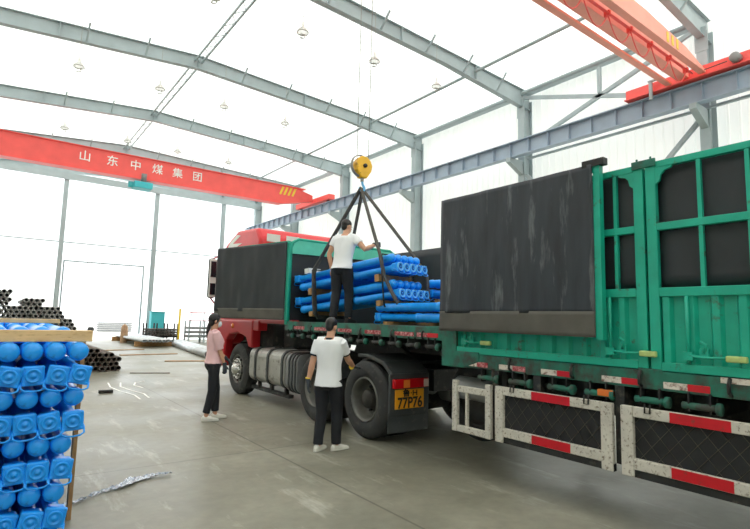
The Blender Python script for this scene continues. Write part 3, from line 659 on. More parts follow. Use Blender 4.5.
# ------------------------------------------------------------------ trailer
R=thing('semi_trailer','green stake-sided semi-trailer with black tarpaulin panels, coupled behind the red tractor','trailer',(5.45,1.7,0))
TX=4.2; TF=6.7; YE=-4.75
MB().box(TX+.02,TF-.02,4.15,8.25,1.43,1.55).build('front_deck',M['greend'],R)
fr=MB().box(TX,TX+.06,4.2,8.28,1.40,1.56).build('front_side_rail',M['greend'],R,bevel=.006)
MB().box(TF-.06,TF,4.2,8.28,1.40,1.56).build('front_side_rail',M['greend'],R,bevel=.006)
MB().box(TX+.02,TF-.02,YE,4.15,1.13,1.27).build('main_deck',M['greend'],R)
sr=MB().box(TX,TX+.06,YE,4.0,1.13,1.29).build('side_rail',M['greend'],R,bevel=.006)
MB().box(TF-.06,TF,YE,4.0,1.13,1.29).build('side_rail',M['greend'],R,bevel=.006)
MB().prism([(4.28,1.56),(4.28,1.12),(3.95,1.12),(3.72,1.2),(3.72,1.3),(4.05,1.3),(4.05,1.56)],0,TX-.01,TX+.06).build('gooseneck_step',M['greend'],R,bevel=.008)
MB().prism([(4.5,1.42),(4.28,1.42),(4.1,1.0),(3.6,.9),(3.6,1.12),(4.05,1.2)],0,TX+.5,TX+.62).build('gooseneck_bracket',M['greend'],R)
for x in (4.95,5.85):
    MB().prism([(8.1,1.43),(8.1,1.2),(4.6,1.15),(4.0,.75),(YE,.75),(YE,1.13),(4.15,1.13),(4.2,1.43)],0,x,x+.14).build('main_beam',M['chassis'],R)
MB().box(4.6,6.3,5.4,6.9,1.28,1.32).build('coupling_plate',M['chassis'],R)
for k in range(9): MB().box(TX+.06,TF-.06,-4.2+k*.95,-4.1+k*.95,.98,1.13).build('cross_bearer',M['chassis'],R)
for k in range(6): MB().box(TX+.06,TF-.06,4.5+k*.68,4.58+k*.68,1.33,1.43).build('cross_bearer',M['chassis'],R)
# ratchets below the rails
def ratchet(y,z,m,w=.24):
    r_=MB().tube([(TX+.0,y-w/2,z),(TX+.0,y+w/2,z)],.026,12).build('lashing_winch',m,R)
    for q in (-.3,.3): MB().box(TX-.02,TX+.05,y+w*(q-.025),y+w*(q+.025),z-.04,z+.1).build('winch_bracket',M['chassis'],r_)
    MB().lathe((TX,y-w/2-.02,z),(0,1,0),[(0,0),(0,.045),(.03,.045),(.03,0)],10).build('ratchet_wheel',M['greend'],r_)
for y in (3.6,3.2,2.75,2.38,1.95,1.6,1.1,.6,0): ratchet(y,1.045,M['greend'])
for k in range(11): ratchet(8.05-k*.36,1.32,M['chassis'],.2)
# hooks
for y in (7.9,7.3,6.6,5.9,5.2,4.6):
    MB().tube([(TX-.01,y,1.5),(TX-.03,y,1.47),(TX-.03,y,1.42),(TX-.0,y,1.4)],.012,6).build('rope_hook',M['chassis'],fr)
for y in (3.3,2.62,2.02,1.4,.8):
    MB().tube([(TX-.01,y,1.27),(TX-.035,y,1.23),(TX-.035,y,1.17),(TX-.0,y,1.15)],.014,6).build('rope_hook',M['chassis'],sr)
# reflective tapes
def tape(par,y0,y1,z0,z1,m,x=TX-.003): MB().box(x-.002,x+.003,y0,y1,z0,z1).build('reflective_tape',m,par)
for y in (7.75,7.05,6.35,5.65,4.98,4.55):
    tape(fr,y-.02,y+.17,1.43,1.48,M['pinktape']); tape(fr,y-.2,y-.02,1.43,1.48,M['redtape'] if y<4.6 else M['pinktape'])
for y,a in ((3.75,0),(3.28,0),(2.78,1),(2.18,1),(1.68,1),(1.1,1)):
    tape(sr,y,y+.17,1.15,1.20,M['whitetape']); tape(sr,y-.15,y,1.15,1.20,M['redtape'] if a else M['pinktape'])
MB().box(TX-.006,TX,1.0,1.46,1.235,1.275).build('reflective_tape',M['whitetape'],sr)
MB().box(TX-.03,TX+.02,2.24,2.38,1.03,1.085).build('side_marker_lamp',M['amber'],sr,bevel=.006)
# headboard (front wall) with rounded frame
def arc(cx,cz,r,a0,a1,n=6): return [(cx+r*math.cos(math.radians(a0+(a1-a0)*k/n)),cz+r*math.sin(math.radians(a0+(a1-a0)*k/n))) for k in range(n+1)]
hb=MB().prism([(TX+.04,1.55),(TX+.04,2.9)]+arc(TX+.19,2.9,.15,180,90)+arc(TF-.19,2.9,.15,90,0)+[(TF-.04,2.9),(TF-.04,1.55)],1,8.24,8.28).build('headboard',M['tarp2'],R)
pth=[(TX+.03,8.22,1.55),(TX+.03,8.22,2.88),(TX+.07,8.22,2.99),(TX+.18,8.22,3.05),(TF-.18,8.22,3.05),(TF-.07,8.22,2.99),(TF-.03,8.22,2.88),(TF-.03,8.22,1.55)]
MB().tube(pth,.03,8).build('headboard_frame',M['green'],hb)
MB().prism([(TX+.05,2.78),(TX+.05,2.9)]+arc(TX+.2,2.9,.14,180,90)+[(TF-.2,3.04),(TF-.06,2.92),(TF-.06,2.82)],1,8.2,8.24).build('headboard_canvas_band',M['teal'],hb)
MB().box(TX-.02,TX+.05,8.2,8.27,1.5,3.0).build('corner_post',M['green'],R,bevel=.006)
MB().box(TX-.05,TX-.01,8.12,8.17,1.58,2.96).build('hinge_post',M['green'],R,bevel=.006)
# tarpaulined side doors: swung open
def wavy(name,m,parent,p0,du,dv,nrm,L,H,amp,nx=40,nz=30,thick=.012,seed=0,folds=1):
    b=MB(); p0=V(p0);du=V(du).normalized();dv=V(dv).normalized();nrm=V(nrm).normalized(); g=[]
    for s_ in (0,1):
        gg=[]
        for i in range(nx+1):
            row=[]
            for j in range(nz+1):
                u=i/nx*L; v=j/nz*H
                d=amp*noise.noise(V(u*2.2,v*1.1+seed,seed))+amp*.5*noise.noise(V(u*6,v*2+seed,seed*2))
                row.append(b.bm.verts.new(p0+du*u+dv*v+nrm*(d+s_*thick)))
            gg.append(row)
        g.append(gg)
    for s_ in (0,1):
        for i in range(nx):
            for j in range(nz):
                q=(g[s_][i][j],g[s_][i+1][j],g[s_][i+1][j+1],g[s_][i][j+1]); f=b.bm.faces.new(q if s_ else q[::-1]); f.smooth=True
    for i in range(nx):
        b.bm.faces.new((g[0][i][0],g[0][i+1][0],g[1][i+1][0],g[1][i][0])); b.bm.faces.new((g[0][i][nz],g[1][i][nz],g[1][i+1][nz],g[0][i+1][nz]))
    for j in range(nz):
        b.bm.faces.new((g[0][0][j],g[1][0][j],g[1][0][j+1],g[0][0][j+1])); b.bm.faces.new((g[0][nx][j],g[0][nx][j+1],g[1][nx][j+1],g[1][nx][j]))
    return b.build(name,m,parent)
# right-hand one, folded flat over the panels
od=MB().box(TX-.11,TX-.05,2.27,2.33,1.5,3.03).box(TX-.09,TX-.05,4.14,4.19,1.53,3.0).box(TX-.09,TX-.05,2.33,4.14,2.96,3.0).box(TX-.09,TX-.05,2.33,4.14,1.9,1.95).box(TX-.09,TX-.05,2.33,4.14,1.53,1.57).build('open_side_door',M['green'],R)
wavy('door_tarpaulin',M['tarp'],od,(TX-.11,2.33,1.72),(0,1,0),(0,0,1),(-1,0,0),1.87,1.30,.02,seed=1)
wavy('tarpaulin_flap',M['flap'],od,(TX-.115,2.33,1.52),(0,1,0),(0,0,1),(-1,0,0),1.87,.22,.012,nz=6,seed=4)
MB().box(TX-.13,TX-.06,2.22,2.42,3.0,3.06).build('door_top_arm',M['chassis'],od)
# left-hand one, swung outwards past the cab
P0=V(TX-.03,8.2,0); P1=V(3.60,10.14,0); du=(P1-P0).normalized(); nr=V(-du.y,du.x,0)   # normal to camera side
if nr.x>0: nr=-nr
Ld=(P1-P0).length
od2=MB().bar(P0+V(0,0,2.98),P1+V(0,0,2.96),.04,.04).bar(P0+V(0,0,1.6),P1+V(0,0,1.6),.04,.04).bar(P0+V(0,0,2.1),P1+V(0,0,2.1),.04,.04).bar(P1+V(0,0,1.58),P1+V(0,0,2.98),.04,.04).bar(P0+V(0,0,1.58),P0+V(0,0,3.0),.05,.05).build('open_side_door',M['green'],R)
wavy('door_tarpaulin',M['tarp2'],od2,P0+nr*.03+V(0,0,1.72),du,(0,0,1),nr,Ld,1.26,.03,seed=9)
wavy('tarpaulin_flap',M['flap'],od2,P0+nr*.035+V(0,0,1.58),du,(0,0,1),nr,Ld,.2,.012,nz=6,seed=14)
# closed side panels
def panel(y0,y1,x=TX,sgn=1,det=True,bars=None):
    """stake panel between y0<y1"""
    f=MB(); x0,x1=(x,x+.05) if sgn>0 else (x-.05,x)
    f.box(x0,x1,y0,y0+.08,1.29,2.96).box(x0,x1,y1-.08,y1,1.29,2.96)
    f.box(x0,x1,y0+.08,y1-.08,2.905,2.96).box(x0,x1,y0+.08,y1-.08,2.39,2.45).box(x0,x1,y0+.08,y1-.08,1.86,1.93).box(x0,x1,y0+.08,y1-.08,1.27,1.35)
    pf=f.build('side_panel',M['green'],R,bevel=.005)
    n=max(1,int(round((y1-y0-.16)/.29)))
    for y in (bars or [y0+.08+(y1-y0-.16)*k/n for k in range(1,n)]): MB().box(x0+.005,x1-.01,y-.014,y+.014,1.93,2.905).build('stake_bar',M['green'],pf)
    xs=x+.03*sgn
    if det:
        for yy,dr_ in ((y0+.08,1),(y1-.08,-1)):
            poly=[(yy,2.905),(yy+dr_*.13,2.905),(yy+dr_*.115,2.885),(yy+dr_*.07,2.875),(yy+dr_*.04,2.845),(yy+dr_*.03,2.795),(yy,2.77)]
            MB().prism(poly,0,x0+.005,x1-.02).build('corner_gusset',M['green'],pf)
    # corrugated sheet
    b=MB(); pts=[]; m_=max(2,int((y1-y0-.16)/.165)); pw=(y1-y0-.16)/m_
    for k in range(m_):
        yb0=y0+.08+k*pw
        for fr_,d in ((0,0),(.5,0),(.62,1),(.88,1)): pts.append((yb0+fr_*pw,d))
    pts.append((y1-.08,0)); prev=None
    for yy,d in pts:
        a=b.bm.verts.new((xs+.02*sgn-d*.035*sgn,yy,1.34)); c=b.bm.verts.new((xs+.02*sgn-d*.035*sgn,yy,1.87))
        if prev: b.bm.faces.new((prev[0],a,c,prev[1]))
        prev=(a,c)
    so=b.build('corrugated_sheet',M['green'],pf); sm=so.modifiers.new('s','SOLIDIFY'); sm.thickness=.004
    wavy('inner_tarpaulin',M['tarp2'],pf,(x+.07*sgn,y0+.02,1.93),(0,1,0),(0,0,1),(-sgn,0,0),y1-y0-.04,1.0,.012,nx=16,nz=10,seed=y0)
    if det:
        for yl in (y0+.3,y1-.28):
            lt=MB().tube([(x-.01,yl,1.35),(x-.01,yl,1.86)],.014,8).build('latch_rod',M['green'],pf)
            MB().tube([(x-.02,yl,1.42),(x-.03,yl-.1,1.405),(x-.03,yl-.26,1.41)],.011,6).build('latch_handle',M['green'],lt)
            MB().box(x-.05,x-.01,yl-.38,yl-.25,1.385,1.43).build('latch_grip',M['grip'],lt,bevel=.01)
            MB().box(x-.03,x+.0,yl-.035,yl+.035,1.38,1.44).build('latch_bracket',M['green'],lt); MB().box(x-.03,x,yl-.14,yl-.08,1.39,1.47).tube([(x-.03,yl-.11,1.44),(x-.035,yl-.13,1.5),(x-.035,yl-.09,1.52)],.012,6).build('latch_bracket',M['green'],lt)
    return pf
panel(1.96,4.2,bars=[2.2,2.5,2.8,3.1,3.4,3.7,4.0]); panel(-.1,1.94); panel(-2.3,-.12,det=False); panel(YE,-2.32,det=False)
MB().box(TX-.02,TX+.0,1.85,2.04,2.92,2.985).box(TX-.015,TX-.0,1.88,1.895,2.98,3.005).box(TX-.015,TX-.0,1.99,2.005,2.98,3.005).build('top_clamp',M['greend'],R,bevel=.004)
MB().box(TX+.06,TX+.12,1.9,2.0,1.3,2.93).build('middle_post',M['chassis'],R)
for y0,y1 in ((6.25,8.2),(4.25,6.22),(2.0,4.2),(-.1,1.975),(-2.3,-.12),(YE,-2.32)): 
    f=MB().box(TF-.06,TF,y0,y1,1.5 if y0>4 else 1.27,1.95).box(TF-.05,TF,y0,y1,2.9,2.97).box(TF-.05,TF,y0,y0+.07,1.95,2.9).box(TF-.05,TF,y1-.07,y1,1.95,2.9).build('side_panel',M['green'],R)
    wavy('inner_tarpaulin',M['tarp2'],f,(TF-.08,y0,1.56 if y0>4 else 1.3),(0,1,0),(0,0,1),(-1,0,0),y1-y0,1.44 if y0>4 else 1.7,.015,nx=16,nz=10,seed=y0+3)
MB().box(TX+.05,TF-.05,YE,YE+.06,1.27,2.96).build('tailboard',M['green'],R)
# side guards
def sguard(y0,y1,mesh=True,reds=()):
    f=MB(); x0,x1=TX-.06,TX-.01
    wp=.1 if mesh else .07
    f.box(x0,x1,y0,y0+wp,.44,.985).box(x0,x1,y1-wp,y1,.44,.985)
    if mesh: f.box(x0,x1,y0+wp,y1-wp,.905,.985).box(x0,x1,y0+wp,y1-wp,.50,.585)
    else: f.box(x0+.01,x1,y0+wp,y1-wp,.86,.93).box(x0+.01,x1,y0+wp,y1-wp,.44,.51)
    g=f.build('side_guard',M['guard'],R,bevel=.008)
    if mesh:
        MB().box(x1-.012,x1-.005,y0+wp,y1-wp,.585,.905).build('guard_mesh_sheet',M['mesh'],g)
        b=MB(); st=.13; yy=y0+wp; n_=int((y1-y0-2*wp)/st)
        ya,yb_=y0+wp,y1-wp; za,zb=.585,.905
        for k in range(-4,n_+4):
            for s_ in (1,-1):
                p=ya+k*st; # line y = p + s*(z-za)*.85
                za_,zb_=za,zb
                q0=p; q1=p+s_*(zb-za)*.85
                if s_<0: q0=p+4*st*.6; q1=q0-(zb-za)*.85
                # clip
                def cl(ya_,zq0,yb2,zq1):
                    pts=[]
                    for t in [i/20 for i in range(21)]:
                        y_=ya_+(yb2-ya_)*t
                        if ya<=y_<=yb_: pts.append((x1-.02,y_,zq0+(zq1-zq0)*t))
                    return pts
                c=cl(q0,za,q1,zb)
                if len(c)>1: b.tube([c[0],c[-1]],.002,4)
        b.build('chicken_wire',M['wire'],g)
    else:
        MB().box(x0+.02,x1,(y0+y1)/2+.06,(y0+y1)/2+.09,.51,.86).build('thin_upright',M['guard'],g)
    MB().box(x0+.015,x1+.01,y0,y1,.44,.5 if mesh else .445).build('lower_edge_angle',M['chassis'],g)
    for a,c in reds:
        for z0,z1 in (((.907,.983),(.505,.583)) if mesh else ()): MB().box(x0-.003,x0+.001,a,c,z0,z1).build('red_tape',M['redtape'],g)
    for yy in (y0+.22,y1-.22) if mesh else ():
        MB().tube([(x0-.004,yy-.02,1.02),(x0-.01,yy-.02,.95),(x0-.01,yy+.02,.95),(x0-.004,yy+.02,1.02)],.007,6).build('hanging_hook',M['chassis'],g)
    return g
sguard(3.52,4.06,False)
sguard(2.24,3.46,True,((2.62,3.02),))
sguard(-.2,2.17,True,((1.39,1.79),(.5,.9)))
sguard(-2.5,-.26,True,((-1.5,-1.1),))
for y in (3.5,3.0,2.2,1.2,0,-1.2,-2.4): MB().box(TX+.0,TX+.06,y-.04,y+.04,.5,1.13).build('guard_hanger',M['chassis'],R)
# landing gear, with the spare wheel behind it
for x in (4.62,6.2):
    lg=MB().box(x-.06,x+.06,3.62,3.74,.5,1.13).build('landing_leg',M['chassis'],R)
    MB().box(x-.045,x+.045,3.635,3.725,.46,.5).box(x-.1,x+.1,3.58,3.78,.42,.46).build('leg_foot',M['pipeg'],lg)
MB().tube([(4.62,3.68,.9),(6.2,3.68,.9)],.025).build('leg_shaft',M['chassis'],R)
sp=MB().lathe((4.95,4.4,.66),(1,0,0),[(0,.3),(-.01,.42),(.03,.5),(.25,.5),(.29,.42),(.28,.3)],40).build('spare_wheel',M['tyre'],R)
MB().lathe((4.95,4.4,.66),(1,0,0),[(.02,.3),(.12,.27),(.14,0)],32).build('spare_rim',M['rimdark'],sp)
MB().box(4.98,5.2,4.35,4.45,.9,1.2).build('spare_carrier',M['chassis'],R)
MB().lathe((4.5,3.78,.86),(0,1,0),[(0,0),(0,.11),(.02,.13),(.5,.13),(.52,.11),(.52,0)],24).build('air_reservoir',M['pipeg'],R)
MB().tube([(TX+.05,3.56,.85),(TX+.04,3.57,.7),(TX+.06,3.58,.6),(TX+.04,3.57,.52)],.016,8).build('white_hose',M['white'],R)
# ------------------------------------------------------------------ props
PL=2.35
def make_prop(crown=False):
    r=thing('hydraulic_prop','x','prop',(0,0,0))
    MB().lathe((0,0,0),(0,1,0),[(0.0,0),(.004,.03),(.014,.05),(.03,.062),(.05,.067),(.1,.068),(.11,.06),(1.35,.06),(1.352,.066),(1.42,.066),(1.422,.05),(2.2,.05)],24).build('prop_tube',M['blue'],r,smooth=True)
    hd=MB().box(-.064,.064,2.2,2.3,-.064,.064).build('head_block',M['blue'],r,bevel=.02)
    MB().box(-.069,.069,2.3,2.325,-.069,.069).build('head_plate',M['blue'],hd,bevel=.012)
    MB().lathe((0,2.32,0),(0,1,0),[(0,.052),(.014,.05),(.016,.038),(.008,.034),(.008,.016),(.02,.013),(.021,0)],24).build('head_boss',M['blue'],hd,smooth=True)
    for sx in (-1,1):
        for sz in (-1,1): MB().box(sx*.056-.008,sx*.056+.008,2.322,2.334,sz*.056-.008,sz*.056+.008).build('corner_lug',M['blue'],hd,bevel=.003)
    if crown:
        MB().lathe((0,2.32,0),(0,1,0),[(0,.066),(.02,.066),(.022,.06),(.02,.05),(-.0,.046)],24).build('light_ring',M['bluel'],hd,smooth=True)
        MB().lathe((0,2.32,0),(0,1,0),[(.016,.0),(.016,.03)],20).build('dark_recess',M['blued'],hd)
    MB().tube([(-.066,2.25,-.02),(-.072,2.31,-.05),(-.07,2.34,-.085),(-.045,2.345,-.1),(0,2.345,-.104),(.045,2.345,-.1),(.07,2.34,-.085),(.072,2.31,-.05),(.066,2.25,-.02)],.0065,8).build('carry_handle',M['blue'],hd)
    return r
proto=make_prop()
proto2=make_prop(True)
used=[0,0]
def prop(pos,zang,pitch,label,group,near_head,roll=0,kind=0):
    src=(proto,proto2)[kind]; r=src if not used[kind] else copy_tree(src); used[kind]=1
    # local +Y runs from dome to head
    d=V(math.sin(zang)*math.cos(pitch),math.cos(zang)*math.cos(pitch),math.sin(pitch))  # direction from near to far end
    if near_head: base=V(pos)+d*PL; d=-d
    else: base=V(pos)
    q=d.to_track_quat('Y','Z'); r.rotation_mode='QUATERNION'
    if roll: 
        from mathutils import Quaternion
        q=q@Quaternion((0,1,0),roll)
    r.rotation_quaternion=q; r.location=base
    r['label']=label; r['group']=group
    return r
# left stack: 9 rows x 6, rows alternate cap / head
NR=9; NC=6; rown=['top full row','second row','third row','fourth row','fifth row','sixth row','seventh row','eighth row','bottom row']
coln=['rightmost','second from right','third from right','fourth from right','fifth from right','leftmost']
dz=.164
xsr=[.535,.55,.525,.527,.475,.487,.455,.47,.44]
ft=.0
for r_ in range(NR):
    z=1.335-dz*r_+(.0 if r_%2==0 else .0)
    for c_ in range(NC):
        head=(r_%2==1)
        x=xsr[r_]-.137*c_-.004*c_+random.uniform(-.004,.004)
        if r_==NR-1: z=.07
        prop((x,4.3+random.uniform(-.02,.02)-(0.03 if head else 0),z),random.uniform(-.004,.004),0,
             'blue prop, %s facing out, %s in %s of left stack'%('square head' if head else 'round cap',coln[c_],rown[r_]),'blue props stacked at the left',head,
             (random.uniform(-.22,.22) if head else 0))
for c_ in range(5):
    prop((.465-.14*c_,4.72,1.437),0,0,'blue prop in set-back layer on top of left stack, between the boards, %s'%coln[c_],'blue props stacked at the left',False)
# timbers on top and between rows
tb=[((4.36,4.46),'front pale timber board lying across the top of the left blue stack',1.405,1.487,.62),((6.1,6.2),'rear pale timber board lying across the top of the left blue stack',1.505,1.545,.56)]
for (y0,y1),lab,z0,z1,xr in tb:
    tag(MB().box(-.42,xr,y0,y1,z0,z1).build('timber_board',M['wood'],loc=(.1,y0,z0),bevel=.004),lab,'board','boards on the blue stack')
for k,y in enumerate((4.75,6.15)):
    tag(MB().box(.6,.63,y,y+.08,0,1.4).build('stack_upright',M['woodd'],loc=(.61,y,0)),'%s thin timber upright strapped to the right side of the left blue stack'%('front' if k==0 else 'rear'),'upright','uprights of the blue stack')
# hanging bundle
A0=V(4.40,8.1,1.76); A1=V(4.83,5.75,2.03); d=(A0-A1); L_=d.length; dn=d.normalized()
zang=math.atan2(dn.x,dn.y); pit=math.asin(dn.z); bb=V(math.cos(zang),-math.sin(zang),0); uu=bb.cross(dn); uu=uu if uu.z>0 else -uu
hz=[0,.16,.40,.56]; rl=['bottom','second','third','top']; cl=['nearest','second','middle','fourth','farthest']
for r_ in range(4):
    for c_ in range(5):
        head=(r_%2==0)
        p=A1+bb*.148*c_+uu*hz[r_]-dn*(.0 if head else -.12)
        prop(p,zang,pit,'blue prop in the hanging bundle, %s layer, %s the camera'%({'bottom':'lowest','second':'second lowest','third':'third lowest','top':'topmost'}[rl[r_]],{'nearest':'nearest','second':'second from','middle':'middle one counted from','fourth':'fourth from','farthest':'farthest from'}[cl[c_]]),'blue props in the hanging bundle',head,0,1)
def dun(t,h,name,z0,z1,ex=.1):
    # timber crossing the bundle at distance t from the near end
    p=A1+dn*t
    b=MB(); a=p+bb*(-ex)+uu*(z0+z1)/2; c=p+bb*(.6+ex)+uu*(z0+z1)/2
    b.bar(a,c,.09,z1-z0,up=uu); return tag(b.build('dunnage_block',M['woodd'],bevel=.004),name,'timber','timbers of the hanging bundle')
dun(.42,0,'timber block between the layers of the hanging bundle, near end',.225,.335)
dun(.42,0,'timber block under the hanging bundle, near end',-.15,-.066)
dun(2.0,0,'timber block between the layers of the hanging bundle, far end',.225,.335)
dun(2.0,0,'timber block under the hanging bundle, far end',-.15,-.066)
p=A1+dn*2.18+uu*.68; tag(MB().bar(p+bb*0,p+bb*.28,.12,.09,up=uu).build('white_pad',M['paper']),'white padding block on top of the hanging bundle at its far end','pad')
for t,l in ((.36,'near'),(1.9,'far')):
    b=MB(); lo=-.17; hi=.64
    pts=[(-.075,lo),(-.085,lo+.1),(-.085,hi-.08),(-.05,hi),(.64,hi),(.68,hi-.08),(.68,lo+.08),(.66,lo),(-.075,lo)]
    b.tube([A1+dn*(t-.04)+bb*x+uu*z for x,z in pts],.012,6); tag(b.build('binding_wire',M['ink']),'thin black binding round the %s end of the hanging bundle'%l,'binding','bindings of the hanging bundle')
# slings
HK=V(4.9,6.99,3.86)
def sling(t,lab,sk=0,name='lifting_sling'):
    p=A1+dn*t; lo=p+uu*(-.175); hi=p+uu*.66
    near=[HK+V(-.03,-.02,0), p+bb*(-.10)+uu*.62+dn*sk, p+bb*(-.115)+uu*.3+dn*sk*.75, p+bb*(-.12)+uu*.05+dn*sk*.3, p+bb*(-.11)+uu*(-.1), lo+bb*(-.04)]
    far=[lo+bb*.64, p+bb*.70+uu*(-.1), p+bb*.70+uu*.3, p+bb*.69+uu*.62+dn*sk*.7, HK+V(.03,.02,0)]
    pts=near+far; b=MB()
    for a,c in zip(pts,pts[1:]): b.bar(a-(c-a).normalized()*.012,c+(c-a).normalized()*.012,.062,.024,up=dn)
    return tag(b.build(name,M['black']),lab,'sling','slings on the hanging bundle')
sling(.06,'dark flat sling holding the near end of the hanging blue bundle',.26)
sling(1.88,'dark flat sling holding the far end of the hanging blue bundle, behind the man')
# hook block
hbk=thing('hook_block','yellow crane hook block hanging on two steel ropes above the blue bundle','hook',(4.9,6.99,3.9))
hx,hy=4.9,6.99
MB().prism([(hx-.13,4.36),(hx-.17,4.27),(hx-.15,4.17),(hx-.06,4.04),(hx+.06,4.04),(hx+.15,4.17),(hx+.17,4.27),(hx+.13,4.36),(hx+.05,4.42),(hx-.05,4.42)],1,hy-.07,hy+.07).build('block_cheek',M['yellowhook'],hbk,bevel=.02)
MB().lathe((hx,hy-.1,4.25),(0,1,0),[(0,0),(0,.035),(.2,.035),(.2,0)],20).build('sheave_pin',M['chassis'],hbk)
MB().lathe((hx-.04,hy-.03,4.25),(0,1,0),[(0,.18),(.02,.2),(.05,.2),(.06,.18)],32).build('sheave',M['rope'],hbk)
MB().lathe((hx,hy,3.98),(0,0,1),[(0,.03),(.08,.03)],14).build('swivel',M['rope'],hbk)
MB().tube([(hx,hy,4.0),(hx+.01,hy,3.94),(hx+.05,hy,3.88),(hx+.04,hy,3.83),(hx,hy,3.81),(hx-.05,hy,3.83),(hx-.06,hy,3.87)],[.02,.022,.026,.028,.026,.02,.012],10).build('hook',M['bluel'],hbk)
for dx in (-.12,.12): MB().tube([(hx+dx,hy,4.3),(hx+dx*1.0,hy,9.2)],.007,6).build('hoist_rope',M['rope'],hbk)
# cargo already on the bed
cn=['nearest side','second in','middle','fourth in','far side']
for r_ in range(2):
    for c_ in range(4):
        head=(r_%2==1)
        prop((4.78+.15*c_,3.95,1.665+.15*r_),0,0,'blue prop on the trailer bed under the hanging bundle, %s layer, %s'%(['lower','upper'][r_],cn[c_]),'blue props on the trailer bed',head,0,1)
for r_ in range(4):
    for c_ in range(5):
        prop((5.62+.15*c_,3.7,1.68+(.16*r_)+(.06 if r_>1 else 0)),0,0,'blue prop in four-high stack on far side of trailer bed, %s layer, %s'%(['lowest','second','third','top'][r_],cn[c_]),'blue props stacked on the trailer bed',r_%2==1,0,1)
for y,l in ((4.35,'near'),(5.9,'far')):
    tag(MB().box(4.65,6.3,y,y+.08,1.55,1.602).build('bed_timber',M['woodd'],loc=(5,y,1.55)),'timber bearer on the trailer bed under the %s end of the stacked props'%l,'timber','bed timbers')
for y,l in ((4.5,'near'),(5.7,'far')):
    tag(MB().box(5.5,6.3,y,y+.08,1.9,1.96).build('bed_timber',M['woodd'],loc=(5.9,y,1.9)),'timber spacer in the middle of the four-high prop stack, %s end'%l,'timber','spacers in the prop stack')
# ------------------------------------------------------------------ steel pipes
def make_pipe(L=6,r=.072):
    return MB().lathe((0,0,0),(0,1,0),[(.5,r-.014),(0,r-.014),(0,r),(L,r),(L,r-.014),(L-.3,r-.014)],14).build('steel_pipe',M['pipe'])
pp=make_pipe(); pu=[0]
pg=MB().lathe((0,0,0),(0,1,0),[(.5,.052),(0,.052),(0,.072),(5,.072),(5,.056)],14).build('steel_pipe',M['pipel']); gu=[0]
def gpipe(x,y,z,label,group):
    o=pg if not gu[0] else pg.copy()
    if gu[0]: COL.objects.link(o)
    gu[0]=1; o.location=(x,y,z); tag(o,label,'pipe',group)
def pipe(x,y,z,ang,label,group):
    o=pp if not pu[0] else pp.copy()
    if pu[0]: COL.objects.link(o)
    pu[0]=1; o.location=(x,y,z); o.rotation_euler=(0,0,ang); tag(o,label,'pipe',group)
d_=.146
for k in range(6):
    z=.073+k*d_*.866
    xr=3.0-(k%2)*.073-(0,0,0,.15,.6,.9)[k]
    x=xr
    while x>1.75: pipe(x,16+random.uniform(-.12,.12),z,random.uniform(-.006,.006),'black steel pipe in the low heap on the floor beside the left blue stack','pipes in the low heap'); x-=d_
prof=[(-.9,2.2),(.38,2.3),(.42,1.8),(.76,1.7),(.8,2.0),(1.3,2.05),(1.32,1.75),(1.75,1.8),(1.8,1.5),(2.1,1.35),(2.3,1.1),(2.6,.7)]
def ph(x):
    for (a,b_),(c,e) in zip(prof,prof[1:]):
        if a<=x<=c: return b_+(e-b_)*(x-a)/(c-a)
    return 0
k=0
while True:
    z=.073+k*d_*.866
    if z>2.3: break
    x=2.5-(k%2)*.073
    while x>-.35:
        if z<=ph(x): gpipe(x,19.5+random.uniform(-.1,.1),z,'grey steel pipe in the tall heap rising behind the left blue stack','pipes in the tall heap')
        x-=d_
    k+=1
tag(MB().bar((3.15,15.3,.01),(4.1,14.9,.01),.05,.02).build('loose_bar',M['pipe']),'short dark steel bar lying on the floor right of the low pipe heap','bar')
tag(MB().box(1.86,2.12,11.7,11.8,0,.06).build('wooden_block',M['chassis'],bevel=.01),'small dark block lying alone on the floor near the low pipe heap','block')
# far silver pipes
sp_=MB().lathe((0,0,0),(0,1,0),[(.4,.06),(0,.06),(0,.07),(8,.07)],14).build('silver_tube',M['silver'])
for k in range(10):
    o=sp_ if k==0 else sp_.copy()
    if k: COL.objects.link(o)
    o.location=(6.0+.15*k,26.7+random.uniform(-.2,.2),.32); o.rotation_euler=(0,0,-.01); tag(o,'long silver tube in the row lying on bearers in front of the gable doorway','tube','silver tubes by the doorway')
for y,l in ((27.6,'near'),(33.6,'far')): tag(MB().box(5.8,7.6,y,y+.12,0,.25).build('floor_bearer',M['woodd'],loc=(6.7,y,0)),'timber bearer under the %s end of the long silver tubes'%l,'bearer','bearers under the silver tubes')
for k in range(3):
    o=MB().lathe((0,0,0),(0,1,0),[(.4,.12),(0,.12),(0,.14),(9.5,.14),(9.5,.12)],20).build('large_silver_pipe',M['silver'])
    o.location=(6.75+.3*k,19.6+.2*k,.14); o.rotation_euler=(0,0,-.12); tag(o,'thick silver pipe on the floor behind the woman, %s of three'%['left','middle','right'][k],'pipe','thick silver pipes')
for k,(x,y,a) in enumerate(((5.2,22,.1),(6.0,18.4,-.3),(4.6,25,.2))):
    tag(MB().box(-1.1,1.1,-.12,.12,0,.03).build('floor_board',M['brown']),'long brown board flat on the far floor, %s'%['middle one','nearest one','farthest one'][k],'board','boards on the far floor'); o=COL.objects[-1]; o.location=(x,y,0); o.rotation_euler=(0,0,a)
